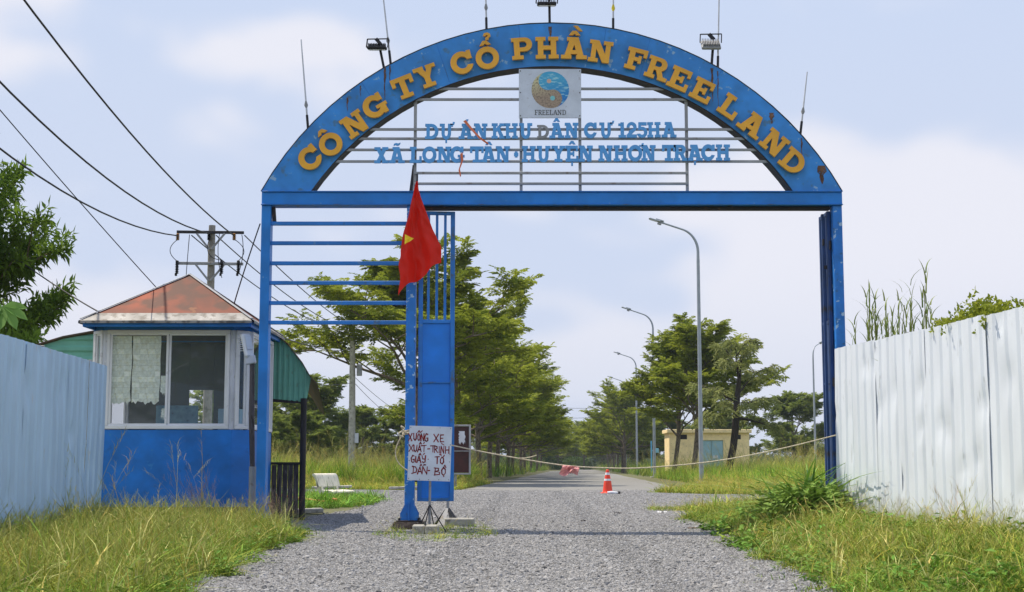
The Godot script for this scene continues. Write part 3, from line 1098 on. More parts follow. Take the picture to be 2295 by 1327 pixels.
	# blue letters on the lattice
	var rows := [
		[5.37, 0.215, [["D", [], 205], ["U", ["horn", "."], 303], ["A", ["'"], 437], ["N", [], 535], ["K", [], 657], ["H", [], 742], ["U", [], 840], ["D", [], 958], ["A", ["^"], 1050], ["N", [], 1150], ["C", [], 1278], ["U", ["horn"], 1382], ["1", [], 1492], ["2", [], 1555], ["5", [], 1627], ["H", [], 1707], ["A", [], 1808]]],
		[5.035, 0.225, [["X", [], -132], ["A", ["~"], -28], ["L", [], 98], ["O", [], 190], ["N", [], 290], ["G", [], 378], ["T", [], 510], ["A", ["^"], 590], ["N", [], 685], ["·", [], 775], ["H", [], 860], ["U", [], 960], ["Y", [], 1060], ["E", ["^", "."], 1152], ["N", [], 1245], ["N", [], 1378], ["H", [], 1480], ["O", ["horn"], 1578], ["N", [], 1668], ["T", [], 1805], ["R", [], 1885], ["A", ["."], 1980], ["C", [], 2070], ["H", [], 2170]]],
	]
	for row in rows:
		for l in row[2]:
			var x: float = -1.185 + (900.0 + l[2] / 3.02 - 957.0) * 0.006221
			var y: float = row[0] + (x + 1.2) * 0.008
			var bare: bool = l[0] == "D" and l[2] > 900
			var tilt := Basis(Vector3.BACK, rng.randf_range(-0.012, 0.012))
			place(letter(l[0], l[1], row[1] * (0.9 if bare else 1.0), 0.012 if bare else 0.032, 0.86), "blue_letter" if not bare else "bare_letter", M.galvanised if bare else M.sky_letters, g, Transform3D(tilt, Vector3(x, y, GATE_Z + (0.0 if bare else 0.004)) + to))

	# the plaque with a round emblem
	s = Shape.new()
	s.box(Vector3(0.531, 6.02, GATE_Z + 0.02) + to, Vector3(0.87, 0.7, 0.025), 0.003)
	var plaque := obj(s, "plaque", M.sign, g)
	tag(plaque, "pale plaque with a round blue and sand emblem")
	var em := mat(Color.WHITE, 0.5)
	em.albedo_texture = emblem()
	s = Shape.new()
	var mid := Vector3(0.535, 6.072, GATE_Z + 0.0345) + to
	for k in 48:
		var a := TAU * k / 48
		var b := TAU * (k + 1) / 48
		s.smooth_tri(mid, mid + Vector3(cos(a), sin(a), 0) * 0.262, mid + Vector3(cos(b), sin(b), 0) * 0.262, Vector3.BACK, Vector3.BACK, Vector3.BACK, Vector2(0.5, 0.5), Vector2(0.5 + cos(a) * 0.5, 0.5 - sin(a) * 0.5), Vector2(0.5 + cos(b) * 0.5, 0.5 - sin(b) * 0.5))
	obj(s, "emblem", em, plaque)
	var f := SystemFont.new()
	f.font_names = PackedStringArray(["Droid Serif"])
	var tm := TextMesh.new()
	tm.text = "FREELAND"
	tm.font = f
	tm.font_size = 32
	tm.pixel_size = 0.0029
	tm.depth = 0.003
	place(tm, "plaque_text", M.ink, plaque, Transform3D(Basis.from_scale(Vector3(0.9, 1.0, 1.0)), Vector3(0.535, 5.745, GATE_Z + 0.0345) + to))
	for x in [0.118, 0.945]:
		for y in [5.7, 6.03, 6.34]:
			s = Shape.new()
			s.box(Vector3(x, y, GATE_Z + 0.035) + to, Vector3(0.014, 0.014, 0.008), 0.002)
			obj(s, "screw", M.dark_steel, plaque)


func emblem() -> ImageTexture:
	# flat print: water above, sand below, parted by an S curve, a dot of each in the other
	var w := 384
	var im := Image.create(w, w, false, Image.FORMAT_RGB8)
	var f := noise(0.02, 4, 6)
	for j in w:
		for i in w:
			var p := Vector2(i, j) / w * 2.0 - Vector2.ONE
			p = p.rotated(0.25)
			var water := p.x > 0.0
			if p.distance_to(Vector2(0, -0.5)) < 0.5:
				water = true
			if p.distance_to(Vector2(0, 0.5)) < 0.5:
				water = false
			var k := f.get_noise_2d(i * 0.5, j * 2.2)
			var c := srgb(70, 170, 214).lerp(srgb(20, 110, 196), clampf(p.y * 0.7 + 0.3, 0, 1)).lerp(srgb(190, 228, 232), clampf(k * 2.2 - 0.2, 0, 0.8))
			if not water:
				c = srgb(212, 206, 160).lerp(srgb(168, 148, 128), clampf(p.y + 0.7, 0, 1)).lerp(srgb(112, 98, 86), clampf(f.get_noise_2d(i * 2.0, j * 2.0) * 1.6, 0, 0.7))
			if p.distance_to(Vector2(0.05, -0.48)) < 0.12:
				c = srgb(214, 178, 160)
			if (p - Vector2(0.0, 0.47)).length() < 0.13:
				c = srgb(126, 200, 206)
			im.set_pixel(i, j, c)
	return ImageTexture.create_from_image(im)


func gate_leaf(at: Vector3, turn: float, label: String, paint: Material, sheet: Material) -> void:
	var o := thing("gate_leaf", at, label, "gate leaf", "", turn)
	var w := 0.5
	var s := Shape.new()
	s.box(Vector3(0.03, 2.38, 0), Vector3(0.06, 4.0, 0.05), 0.005)
	s.box(Vector3(w - 0.03, 2.38, 0), Vector3(0.06, 4.0, 0.05), 0.005)
	for y in [4.355, 2.838, 0.405]:
		s.box(Vector3(w * 0.5, y, 0.002), Vector3(w - 0.12, 0.05, 0.046), 0.005)
	s.box(Vector3(w * 0.5, 1.996, 0.0), Vector3(w - 0.12, 0.022, 0.044), 0.003)
	obj(s, "frame", paint, o)
	for x in [0.135, 0.25, 0.365]:
		s = Shape.new()
		s.box(Vector3(x, 3.597, 0), Vector3(0.036, 1.466, 0.03), 0.004)
		obj(s, "bar", paint, o)
	for e in [[2.007, 2.813], [0.43, 1.985]]:
		s = Shape.new()
		s.box(Vector3(w * 0.5, (e[0] + e[1]) * 0.5, -0.008), Vector3(w - 0.122, e[1] - e[0], 0.012), 0.0)
		obj(s, "panel", sheet, o)
	for y in [0.7, 2.0, 3.9]:
		s = Shape.new()
		s.lathe(PackedVector2Array([Vector2(0, y - 0.06), Vector2(0.016, y - 0.06), Vector2(0.016, y + 0.06), Vector2(0, y + 0.06)]), 8, Vector3(-0.014, 0, 0.01))
		obj(s, "hinge", M.dark_steel, o)


func gate_leaves() -> void:
	gate_leaf(Vector3(-1.292, 0.0, GATE_Z - 0.13), 0.1, "narrow blue gate leaf of bars over sheet panels beside the flag", M.rail, M.panel)
	gate_leaf(Vector3(4.405, 0.0, GATE_Z - 0.12), PI / 2 + 0.01, "narrow blue gate leaf folded edge-on against the post by the white fence", M.dark_blue, M.dark_blue)
	# a smaller folded leaf next to it gives the stack its thickness
	var o := thing("gate_stay", Vector3(4.335, 0, GATE_Z - 0.2), "thin blue steel stay standing against the folded gate leaf", "gate stay")
	var s := Shape.new()
	s.box(Vector3(0, 2.5, 0), Vector3(0.035, 3.7, 0.05), 0.004)
	obj(s, "upright", M.dark_blue, o)
	s = Shape.new()
	s.box(Vector3(0.0, 3.95, 0.03), Vector3(0.03, 0.09, 0.03), 0.004)
	obj(s, "latch", M.dark_steel, o)
	s = Shape.new()
	s.box(Vector3(0.05, 3.6, 0.01), Vector3(0.1, 0.05, 0.04), 0.004)
	obj(s, "clasp", M.dark_steel, o)


func floodlight(at: Vector3, foot: Vector3, body: Material, pitch: float, label: String) -> void:
	var o := thing("floodlight", foot, label, "floodlight", "")
	var d := at - foot
	var s := Shape.new()
	s.bar(Vector3.ZERO + Vector3(0, -0.12, 0), d, 0.035, 0.035, 0.004)
	obj(s, "pole", M.black, o)
	var b := Basis(Vector3.RIGHT, pitch)
	s = Shape.new()
	s.box(d + b * Vector3(-0.04, 0.02, 0.05), Vector3(0.27, 0.045, 0.2), 0.01, b)
	var h := obj(s, "housing", body, o)
	s = Shape.new()
	for k in 11:
		s.box(d + b * Vector3(-0.155 + k * 0.023, 0.062, 0.05), Vector3(0.008, 0.045, 0.18), 0.002, b)
	obj(s, "cooling_fins", body, h)
	s = Shape.new()
	s.box(d + b * Vector3(-0.04, -0.006, 0.05), Vector3(0.23, 0.008, 0.16), 0.002, b)
	obj(s, "lens", M.lens, h)
	s = Shape.new()
	for x in [-0.19, 0.11]:
		s.bar(d + Vector3(x, 0.02, 0.05), d + Vector3(x + 0.01, 0.15, 0.02), 0.012, 0.025, 0.002)
	s.bar(d + Vector3(-0.18, 0.15, 0.02), d + Vector3(0.12, 0.155, 0.02), 0.025, 0.012, 0.002)
	s.bar(d + Vector3(-0.06, 0.155, 0.02), d + Vector3(0.01, 0.07, 0.03), 0.03, 0.05, 0.002)
	obj(s, "bracket", M.black, o)


func aerial(foot: Vector3, tip: Vector3, label: String, wrap: Material) -> void:
	var o := thing("lightning_rod", foot, label, "lightning rod")
	var d := tip - foot
	var s := Shape.new()
	var k := 0.2 / d.length()
	s.tube(PackedVector3Array([d * -0.05, d * k]), [0.018], 8)
	obj(s, "socket", M.black, o)
	s = Shape.new()
	s.tube(PackedVector3Array([d * k * 0.9, d * 0.6, d]), [0.013, 0.011, 0.008], 8)
	obj(s, "rod", M.off_white, o)
	s = Shape.new()
	s.tube(PackedVector3Array([d * k * 1.5, d * k * 1.7, d * k * 2.0]), [0.012, 0.028, 0.012], 7)
	obj(s, "tie", wrap, o)


func gate_fittings() -> void:
	var z := GATE_Z - 0.12
	floodlight(Vector3(-1.86, 6.69, z), Vector3(-1.785, 6.45, z), M.black, 0.2, "black floodlight on the left shoulder of the gateway arch")
	floodlight(Vector3(0.53, 7.33, z), Vector3(0.535, 7.02, z), M.black, 0.2, "black floodlight at the very top of the gateway arch")
	floodlight(Vector3(2.84, 6.76, z), Vector3(2.80, 6.43, z), M.galvanised, 0.75, "grey ribbed floodlight on the right shoulder of the gateway arch")
	var yellow := mat(srgb(226, 204, 40), 0.6)
	var pink := mat(srgb(226, 110, 120), 0.6)
	aerial(Vector3(-2.86, 5.55, z), Vector3(-2.98, 6.84, z), "thin white rod lowest on the left side of the arch", M.galvanised)
	aerial(Vector3(-1.71, 6.48, z), Vector3(-1.86, 7.75, z), "thin white rod right behind the left floodlight on the arch", M.galvanised)
	aerial(Vector3(-0.36, 6.96, z), Vector3(-0.39, 8.25, z), "thin white rod left of the arch top with a grey tie", M.galvanised)
	aerial(Vector3(1.43, 6.95, z), Vector3(1.445, 8.2, z), "thin white rod with a yellow tie right of the arch top", yellow)
	aerial(Vector3(2.9, 6.4, z), Vector3(2.945, 7.7, z), "thin white rod with a pink tie beside the grey floodlight", pink)
	aerial(Vector3(4.04, 5.46, z), Vector3(4.16, 6.37, z), "short white rod lowest on the right side of the arch", M.galvanised)

	# the hanging flag: a limp cloth gathered at the top, with folds
	var nu := 41
	var nv := 49
	var p := PackedVector3Array()
	var shape := [[0.0, -1.31, -1.285], [0.1, -1.345, -1.275], [0.22, -1.385, -1.235], [0.42, -1.46, -1.15], [0.6, -1.52, -1.075], [0.66, -1.51, -1.04], [0.74, -1.53, -1.0], [0.8, -1.52, -0.96]]
	for j in nv:
		var v := j / (nv - 1.0)
		for i in nu:
			var u := i / (nu - 1.0)
			var x0 := 0.0
			var x1 := 0.0
			for k in shape.size() - 1:
				if v >= shape[k][0]:
					var t: float = clampf((v - shape[k][0]) / (shape[k + 1][0] - shape[k][0]), 0, 1)
					x0 = lerpf(shape[k][1], shape[k + 1][1], t)
					x1 = lerpf(shape[k][2], shape[k + 1][2], t)
			# the lower hem runs from the right corner down to the left tip
			var hem := 4.72 - lerpf(1.585, 1.14, pow(u, 0.75)) + 0.03 * sin(u * 9.0)
			var y := lerpf(4.72, hem, v)
			var fold := 0.085 * v * sin(u * 8.5 + v * 1.2) + 0.03 * sin(u * 23.0 - v * 4.0) * v + 0.012 * sin(v * 17.0 + u * 9.0) + 0.006 * sin(v * 41.0 - u * 27.0)
			p.append(Vector3(lerpf(x0, x1, u) + 0.012 * sin(v * 24.0) * v * (1.0 - u), y, -19.1 + fold))
	var flag := thing("flag", Vector3.ZERO, "limp red flag with a yellow star hanging from the beam", "flag")
	var s := Shape.new()
	var back := PackedVector3Array()
	for j in range(nv - 1, -1, -1):
		for i in nu:
			back.append(p[j * nu + i])
	s.sheet(back, nu, nv)
	obj(s, "cloth", M.red_cloth, flag)
	# what shows of the star: one point between two folds
	s = Shape.new()
	var star := []
	for e in [[-1.452, 3.975], [-1.455, 3.835], [-1.335, 3.93]]:
		star.append(Vector3(e[0], e[1], -19.1 + 0.05))
	var rows := 6
	for a in rows:
		for b in rows - a:
			var corner := func(x: int, y: int) -> Vector3:
				var q: Vector3 = star[0] + (star[1] - star[0]) * (x / float(rows)) + (star[2] - star[0]) * (y / float(rows))
				return on_cloth(p, q)
			s.face([corner.call(a, b), corner.call(a + 1, b), corner.call(a, b + 1)], Vector3.BACK)
			if b < rows - a - 1:
				s.face([corner.call(a + 1, b), corner.call(a + 1, b + 1), corner.call(a, b + 1)], Vector3.BACK)
	obj(s, "star", M.yellow_cloth, flag)
	s = Shape.new()
	s.tube(PackedVector3Array([Vector3(-1.302, 4.62, -19.16), Vector3(-1.295, 4.78, -19.11), Vector3(-1.3, 4.83, -19.16)]), [0.014], 6)
	obj(s, "staff", M.dark_steel, flag)

	# torn ribbons caught in the letters
	for r in [[[-0.66, 5.62, -0.56, 5.5, -0.45, 5.38, -0.33, 5.29], "torn orange ribbon running down between the upper blue letters"], [[-0.7, 5.16, -0.69, 5.05, -0.73, 4.93, -0.71, 4.83], "short torn orange ribbon hanging below the lower blue letters"]]:
		s = Shape.new()
		var q := PackedVector3Array()
		for i in 4:
			var c := Vector3(r[0][i * 2], r[0][i * 2 + 1], GATE_Z + 0.075)
			for e in 3:
				q.append(c + Vector3((e - 1) * 0.018 * (1.0 - 0.2 * i), (e - 1) * 0.008, 0.012 * sin(i * 2.0 + e)))
		var flip := PackedVector3Array()
		for i in range(3, -1, -1):
			for e in 3:
				flip.append(q[i * 3 + e])
		s.sheet(flip, 3, 4)
		tag(obj(s, "ribbon", M.orange_ribbon), r[1], "ribbon")


func on_cloth(p: PackedVector3Array, q: Vector3) -> Vector3:
	var best := 1e9
	var z := q.z
	for c in p:
		var d := Vector2(c.x - q.x, c.y - q.y).length_squared()
		if d < best:
			best = d
			z = c.z
	return Vector3(q.x, q.y, z + 0.012)


# ---- guard booth and the shelter behind it -------------------------------------------------

func ragged(x0: float, y0: float, x1: float, y1: float, seed_: int, rough := 0.02) -> PackedVector2Array:
	var r := RandomNumberGenerator.new()
	r.seed = seed_
	var p := PackedVector2Array()
	for i in 15:
		p.append(Vector2(lerpf(x0, x1, i / 14.0), y0 + r.randf_range(-rough, rough)))
	for i in 9:
		p.append(Vector2(x1 + r.randf_range(-0.3, 0.3) * rough, lerpf(y0 + rough * 1.5, y1, i / 8.0)))
	for i in 9:
		p.append(Vector2(x0 + r.randf_range(-0.3, 0.3) * rough, lerpf(y1, y0 + rough * 1.5, i / 8.0)))
	return p


func booth() -> void:
	var o := thing("guard_booth", Vector3(-4.8, 0, -21.0), "blue guard booth with large windows under a rusty pyramid roof", "guard booth")
	var s := Shape.new()
	var to := Vector3(4.8, 0, 21.0)
	# plan, anticlockwise from above, starting front left
	var plan := [Vector2(-5.74, -19.95), Vector2(-3.92, -19.95), Vector2(-3.7, -20.17), Vector2(-3.7, -22.0), Vector2(-5.96, -22.0), Vector2(-5.96, -20.17)]
	s.extrude([flat_plan(plan, 0.06)], 0.0, 0.29, Transform3D(Basis(Vector3.RIGHT, -PI / 2), Vector3(4.8, 0.0, 21.0)))
	obj(s, "base_slab", M.footing, o)
	s = Shape.new()
	s.extrude([flat_plan(plan, -0.06)], 0.3, 0.34, Transform3D(Basis(Vector3.RIGHT, -PI / 2), Vector3(4.8, 0.0, 21.0)))
	obj(s, "floor", M.footing, o)
	for k in plan.size():
		var a: Vector2 = plan[k]
		var b: Vector2 = plan[(k + 1) % plan.size()]
		var pa := Vector3(a.x, 0, a.y) + to
		var pb := Vector3(b.x, 0, b.y) + to
		var d := (pb - pa).normalized()
		var basis := Basis(d, Vector3.UP, d.cross(Vector3.UP))
		var wide := pa.distance_to(pb)
		var mid := (pa + pb) * 0.5
		var back: bool = k == 3
		s = Shape.new()
		s.box(mid + Vector3(0, 0.82, 0) - basis.z * 0.03, Vector3(wide - 0.004, 1.08, 0.056), 0.004, basis)
		obj(s, "wall_panel", M.wall, o)
		s = Shape.new()
		s.box(mid + Vector3(0, 2.81, 0) - basis.z * 0.03, Vector3(wide - 0.004, 0.1, 0.06), 0.004, basis)
		obj(s, "lintel", M.wall, o)
		# white corner post
		for end in [pa + d * 0.022, pb - d * 0.022]:
			s = Shape.new()
			s.box(end + Vector3(0, 2.06, 0) - basis.z * 0.034, Vector3(0.05, 1.396, 0.05), 0.006, basis)
			obj(s, "corner_post", M.off_white, o)
		if back:
			continue
		# window: frame, mullion, panes
		var e := wide - 0.092
		s = Shape.new()
		for y in [1.395, 2.735]:
			s.box(mid + Vector3(0, y, 0) - basis.z * 0.02, Vector3(e, 0.05, 0.07), 0.005, basis)
		for x in [-0.5, 0.5]:
			s.box(mid + Vector3(0, 2.065, 0) + d * (x * (e - 0.04)) - basis.z * 0.02, Vector3(0.04, 1.286, 0.068), 0.005, basis)
		var win := obj(s, "window", M.white, o)
		var panes := 2 if wide > 1.0 else 1
		for q in panes:
			var x0 := lerpf(-e * 0.5 + 0.04, e * 0.5 - 0.04, q / float(panes))
			var x1 := lerpf(-e * 0.5 + 0.04, e * 0.5 - 0.04, (q + 1) / float(panes))
			s = Shape.new()
			var zz := -0.012 - 0.022 * q
			for y in [1.43, 2.702]:
				s.box(mid + Vector3(0, y, 0) + d * ((x0 + x1) * 0.5) + basis.z * zz, Vector3(x1 - x0 - 0.002, 0.034, 0.02), 0.003, basis)
			for x in [x0 + 0.016, x1 - 0.016]:
				s.box(mid + Vector3(0, 2.066, 0) + d * x + basis.z * zz, Vector3(0.032, 1.236, 0.0205), 0.003, basis)
			obj(s, "sash", M.white, win)
			s = Shape.new()
			var c := mid + Vector3(0, 2.066, 0) + d * ((x0 + x1) * 0.5) + basis.z * zz
			var hx := d * ((x1 - x0) * 0.5 - 0.032)
			s.quad(c - hx - Vector3(0, 0.618, 0), c + hx - Vector3(0, 0.618, 0), c + hx + Vector3(0, 0.618, 0), c - hx + Vector3(0, 0.618, 0))
			obj(s, "pane", M.glass, win)
	# back wall: brown boards with an opening
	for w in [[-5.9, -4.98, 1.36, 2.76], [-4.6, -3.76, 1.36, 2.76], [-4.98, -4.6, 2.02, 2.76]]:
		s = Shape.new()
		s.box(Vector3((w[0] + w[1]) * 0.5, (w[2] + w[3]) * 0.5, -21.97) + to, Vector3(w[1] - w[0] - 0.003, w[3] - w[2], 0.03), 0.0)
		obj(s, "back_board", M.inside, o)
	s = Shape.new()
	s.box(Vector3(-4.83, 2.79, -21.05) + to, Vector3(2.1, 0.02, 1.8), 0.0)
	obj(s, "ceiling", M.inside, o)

	# roof
	var apex := Vector3(-4.79, 3.68, -20.95) + to
	var e := [Vector3(-5.98, 2.87, -19.6) + to, Vector3(-3.6, 2.87, -19.6) + to, Vector3(-3.6, 2.87, -22.3) + to, Vector3(-5.98, 2.87, -22.3) + to]
	s = Shape.new()
	for k in 4:
		s.face([e[k], e[(k + 1) % 4], apex], Vector3.UP)
	s.face([e[0] - Vector3(0, 0.012, 0), e[1] - Vector3(0, 0.012, 0), e[2] - Vector3(0, 0.012, 0), e[3] - Vector3(0, 0.012, 0)], Vector3.DOWN)
	var roof := obj(s, "roof", M.rust_roof, o)
	s = Shape.new()
	for k in 4:
		# weathered strip of flashing along each eave
		var a: Vector3 = e[k]
		var b: Vector3 = e[(k + 1) % 4]
		var up := Vector3(0, 0.006, 0)
		var out := ((a + b) * 0.5 - Vector3(0, a.y, 0)).normalized()
		out.y = 0
		var lap := out * 0.03 + Vector3(0, -0.02, 0)
		s.face([a + up + lap, b + up + lap, b.lerp(apex, 0.13) + up, a.lerp(apex, 0.13) + up], Vector3.UP)
		s.face([a + up + lap, b + up + lap, b + lap - Vector3(0, 0.03, 0), a + lap - Vector3(0, 0.03, 0)], out)
	obj(s, "eave_flashing", M.flashing, roof)
	for k in 4:
		s = Shape.new()
		s.bar(e[k] + Vector3(0, 0.016, 0), apex + Vector3(0, 0.012, 0), 0.045, 0.012, 0.003)
		obj(s, "ridge_cap", M.galvanised, roof)
	s = Shape.new()
	s.bar(Vector3(-5.12, 3.463, -20.62) + to, Vector3(-4.46, 3.463, -20.62) + to, 0.012, 0.01, 0.0)
	obj(s, "sheet_lap", M.dark_steel, roof)
	s = Shape.new()
	for k in 4:
		var a: Vector3 = e[k] * Vector3(0.97, 1, 0.97)
		var b: Vector3 = e[(k + 1) % 4] * Vector3(0.97, 1, 0.97)
		s.bar(a - Vector3(0, 0.05, 0), b - Vector3(0, 0.05, 0), 0.03, 0.09, 0.004)
	obj(s, "fascia", M.wall, o)

	# yellowed newspaper taped inside the left pane
	for q in [[-5.66, 1.73, -5.37, 2.68, 4, "left"], [-5.352, 1.735, -4.965, 2.68, 5, "wide"], [-4.945, 1.86, -4.86, 2.12, 6, "small"], [-4.93, 1.52, -4.87, 1.66, 7, "scrap"]]:
		s = Shape.new()
		s.extrude([ragged(q[0], q[1], q[2], q[3], q[4], 0.03)], -0.0008, 0.0008, Transform3D(Basis(), Vector3(0, 0, -20.03 - 0.004 * (q[4] - 4)) + to))
		for i in s.u.size():
			s.u[i] = s.u[i] * 1.6 + Vector2(q[4] * 0.31, 0)
		obj(s, "newspaper", M.paper, o)

	# what stands inside
	var board := mat(Color.WHITE, 0.7)
	board.albedo_texture = tex(noise(0.03, 2, 51, FastNoiseLite.TYPE_CELLULAR), [[0.0, srgb(58, 62, 84)], [0.2, srgb(90, 130, 150)], [1.0, srgb(116, 160, 176)]], 256)
	board.uv1_scale = Vector3(1.4, 1.4, 1)
	s = Shape.new()
	s.box(Vector3(-4.98, 1.45, -21.2) + to, Vector3(0.62, 0.6, 0.03), 0.004)
	obj(s, "notice_board", board, o)
	s = Shape.new()
	s.box(Vector3(-4.2, 1.25, -21.3) + to, Vector3(0.32, 0.9, 0.3), 0.006)
	obj(s, "locker", M.teal_door, o)
	s = Shape.new()
	s.box(Vector3(-5.45, 1.2, -21.0) + to, Vector3(0.8, 0.04, 0.5), 0.004)
	for x in [-5.8, -5.1]:
		s.box(Vector3(x, 0.76, -21.0) + to, Vector3(0.05, 0.84, 0.4), 0.0)
	obj(s, "desk", M.brown_sheet, o)

	# lamp on an old post in front of the corner
	var l := thing("post_lamp", Vector3(-3.6, 0, -19.72), "white floodlight tilted on an old wooden post at the booth corner", "post lamp")
	s = Shape.new()
	s.tube(PackedVector3Array([Vector3(0.03, 0.1, 0), Vector3(0.025, 0.85, 0.005), Vector3(0.0, 1.5, 0), Vector3(-0.01, 2.3, 0)]), [0.036, 0.036, 0.04, 0.033], 9)
	obj(s, "wooden_post", M.old_wood, l)
	s = Shape.new()
	s.tube(PackedVector3Array([Vector3(0.035, 0.0, 0.0), Vector3(0.03, 0.85, 0.0)]), [0.052], 12)
	obj(s, "pipe_sleeve", M.galvanised, l)
	var b := Basis(Vector3.BACK, 0.12) * Basis(Vector3.UP, 0.9) * Basis(Vector3.RIGHT, -0.15)
	s = Shape.new()
	s.box(Vector3(-0.08, 2.52, 0.02), Vector3(0.15, 0.34, 0.07), 0.02, b)
	var h := obj(s, "housing", M.white, l)
	s = Shape.new()
	s.box(Vector3(-0.08, 2.55, 0.02) + b * Vector3(0.0, 0.0, 0.037), Vector3(0.11, 0.2, 0.006), 0.002, b)
	obj(s, "lens", M.lens, h)
	s = Shape.new()
	for k in 7:
		s.box(Vector3(-0.08, 2.46, 0.02) + b * Vector3(-0.02, k * 0.03, -0.045), Vector3(0.14, 0.006, 0.03), 0.0, b)
	obj(s, "cooling_fins", M.white, h)
	s = Shape.new()
	s.box(Vector3(-0.03, 2.32, 0.02), Vector3(0.14, 0.12, 0.09), 0.012, Basis(Vector3.BACK, 0.2))
	obj(s, "driver_box", M.off_white, l)


func flat_plan(plan: Array, more: float) -> PackedVector2Array:
	# the plan as seen from above (x, -z), grown outwards
	var mid := Vector2(-4.8, -21.0)
	var p := PackedVector2Array()
	for q in plan:
		var d: Vector2 = q - mid
		p.append(Vector2(q.x + signf(d.x) * more, -(q.y + signf(d.y) * more)))
	if Geometry2D.is_polygon_clockwise(p):
		p.reverse()
	return p


func ribbed(outline: PackedVector2Array, x: Transform3D, pitch: float, deep: float, upright: bool) -> Shape:
	# a corrugated sheet cut to an outline: strips across it, each folded
	var s := Shape.new()
	var lo := Vector2(1e9, 1e9)
	var hi := Vector2(-1e9, -1e9)
	for p in outline:
		lo = lo.min(p)
		hi = hi.max(p)
	var from := lo.x if upright else lo.y
	var upto := hi.x if upright else hi.y
	var k := 0
	var at := from
	while at < upto:
		var w := pitch * (0.3 if k % 4 in [0, 2] else 0.2)
		if k % 4 == 0:
			w = pitch * 0.4
		var z0: float = [0.0, 0.0, deep, deep][k % 4]
		var z1: float = [0.0, deep, deep, 0.0][k % 4]
		var strip := rect(at, lo.y - 1, at + w, hi.y + 1) if upright else rect(lo.x - 1, at, hi.x + 1, at + w)
		for piece in Geometry2D.intersect_polygons(outline, strip):
			var q := []
			for p in piece:
				var t: float = ((p.x if upright else p.y) - at) / w
				q.append(x * Vector3(p.x, p.y, lerpf(z0, z1, clampf(t, 0, 1))))
			s.face(q, x.basis.z)
		at += w
		k += 1
	return s


func shelter() -> void:
	var o := thing("lean_to_shelter", Vector3(-5.2, 0, -22.6), "weathered lean-to shelter with green ribbed gable sheets behind the booth", "shelter")
	var x := Transform3D(Basis(), Vector3(5.2, 0, 0.45))
	obj(ribbed(poly([-3.77, 1.9, -3.2, 1.84, -3.13, 2.22, -3.26, 2.44, -3.5, 2.73, -3.77, 2.97]), x, 0.075, 0.016, true), "gable_sheet", M.green_sheet, o)
	obj(ribbed(poly([-7.7, 2.2, -6.3, 2.2, -6.38, 2.94, -7.0, 2.83, -7.7, 2.62]), x, 0.16, 0.02, false), "gable_sheet", M.green_sheet, o)
	# curved roof over it, lower on both sides
	for side in [[[-3.02, 2.13], [-3.13, 2.24], [-3.26, 2.46], [-3.5, 2.76], [-3.8, 3.0], [-4.8, 3.12]], [[-4.8, 3.12], [-5.6, 3.1], [-6.4, 2.98], [-7.0, 2.87], [-7.75, 2.64]]]:
		var p := PackedVector3Array()
		var nz := 2
		var line := []
		for k in side.size() - 1:
			for t in 6:
				line.append(Vector2(side[k][0], side[k][1]).lerp(Vector2(side[k + 1][0], side[k + 1][1]), t / 6.0))
		line.append(Vector2(side[side.size() - 1][0], side[side.size() - 1][1]))
		var s := Shape.new()
		for e in [0.0, 0.02]:
			p = PackedVector3Array()
			for j in 2:
				var z: float = [0.52, -3.6][j]
				var sink: float = [0.0, 0.34][j]
				for q in line:
					p.append(Vector3(q.x + 5.2 - (0.42 * j if q.x > -4.8 else 0.0), q.y - sink * (1.0 if q.x > -4.8 else 0.2) - e, z))
			var nn := line.size()
			if e > 0.0:
				s.sheet(p, nn, nz)
			else:
				for j in 1:
					for i in nn - 1:
						s.face([p[i], p[i + 1], p[nn + i + 1], p[nn + i]], Vector3.UP)
			for i in nn - 1:
				if e == 0.0:
					s.face([p[i], p[i + 1], p[i + 1] - Vector3(0, 0.02, 0), p[i] - Vector3(0, 0.02, 0)], Vector3.BACK)
		obj(s, "roof_sheet", M.brown_sheet, o)
	for p in [[-3.235, 0.47], [-4.6, -3.2], [-7.4, 0.3]]:
		var s := Shape.new()
		s.tube(PackedVector3Array([Vector3(p[0] + 5.2, 0, p[1]), Vector3(p[0] + 5.2, 1.9 if p[0] > -4 else 2.5, p[1])]), [0.048], 10)
		obj(s, "post", M.dark_steel, o)
	var s := Shape.new()
	s.bar(Vector3(1.48, 1.87, 0.43), Vector3(1.99, 1.84, 0.43), 0.04, 0.05)
	obj(s, "eave_beam", M.dark_steel, o)
	# low wall of upright boards
	for k in 5:
		s = Shape.new()
		s.box(Vector3(-3.68 + k * 0.085 + 5.2, 0.47 + rng.randf_range(-0.01, 0.01), 0.45 + rng.randf_range(-0.006, 0.006)), Vector3(0.078, 0.82, 0.022), 0.004, Basis(Vector3.BACK, rng.randf_range(-0.01, 0.01)))
		obj(s, "plank", M.old_wood, o)
	s = Shape.new()
	s.box(Vector3(1.7, 0.895, 0.46), Vector3(0.48, 0.04, 0.07), 0.004)
	obj(s, "top_rail", M.dark_steel, o)
	s = Shape.new()
	s.box(Vector3(1.36, 1.66, 0.49), Vector3(0.05, 2.6, 0.05), 0.006)
	obj(s, "door_frame", M.off_white, o)


# ---- fences ------------------------------------------------------------------------------

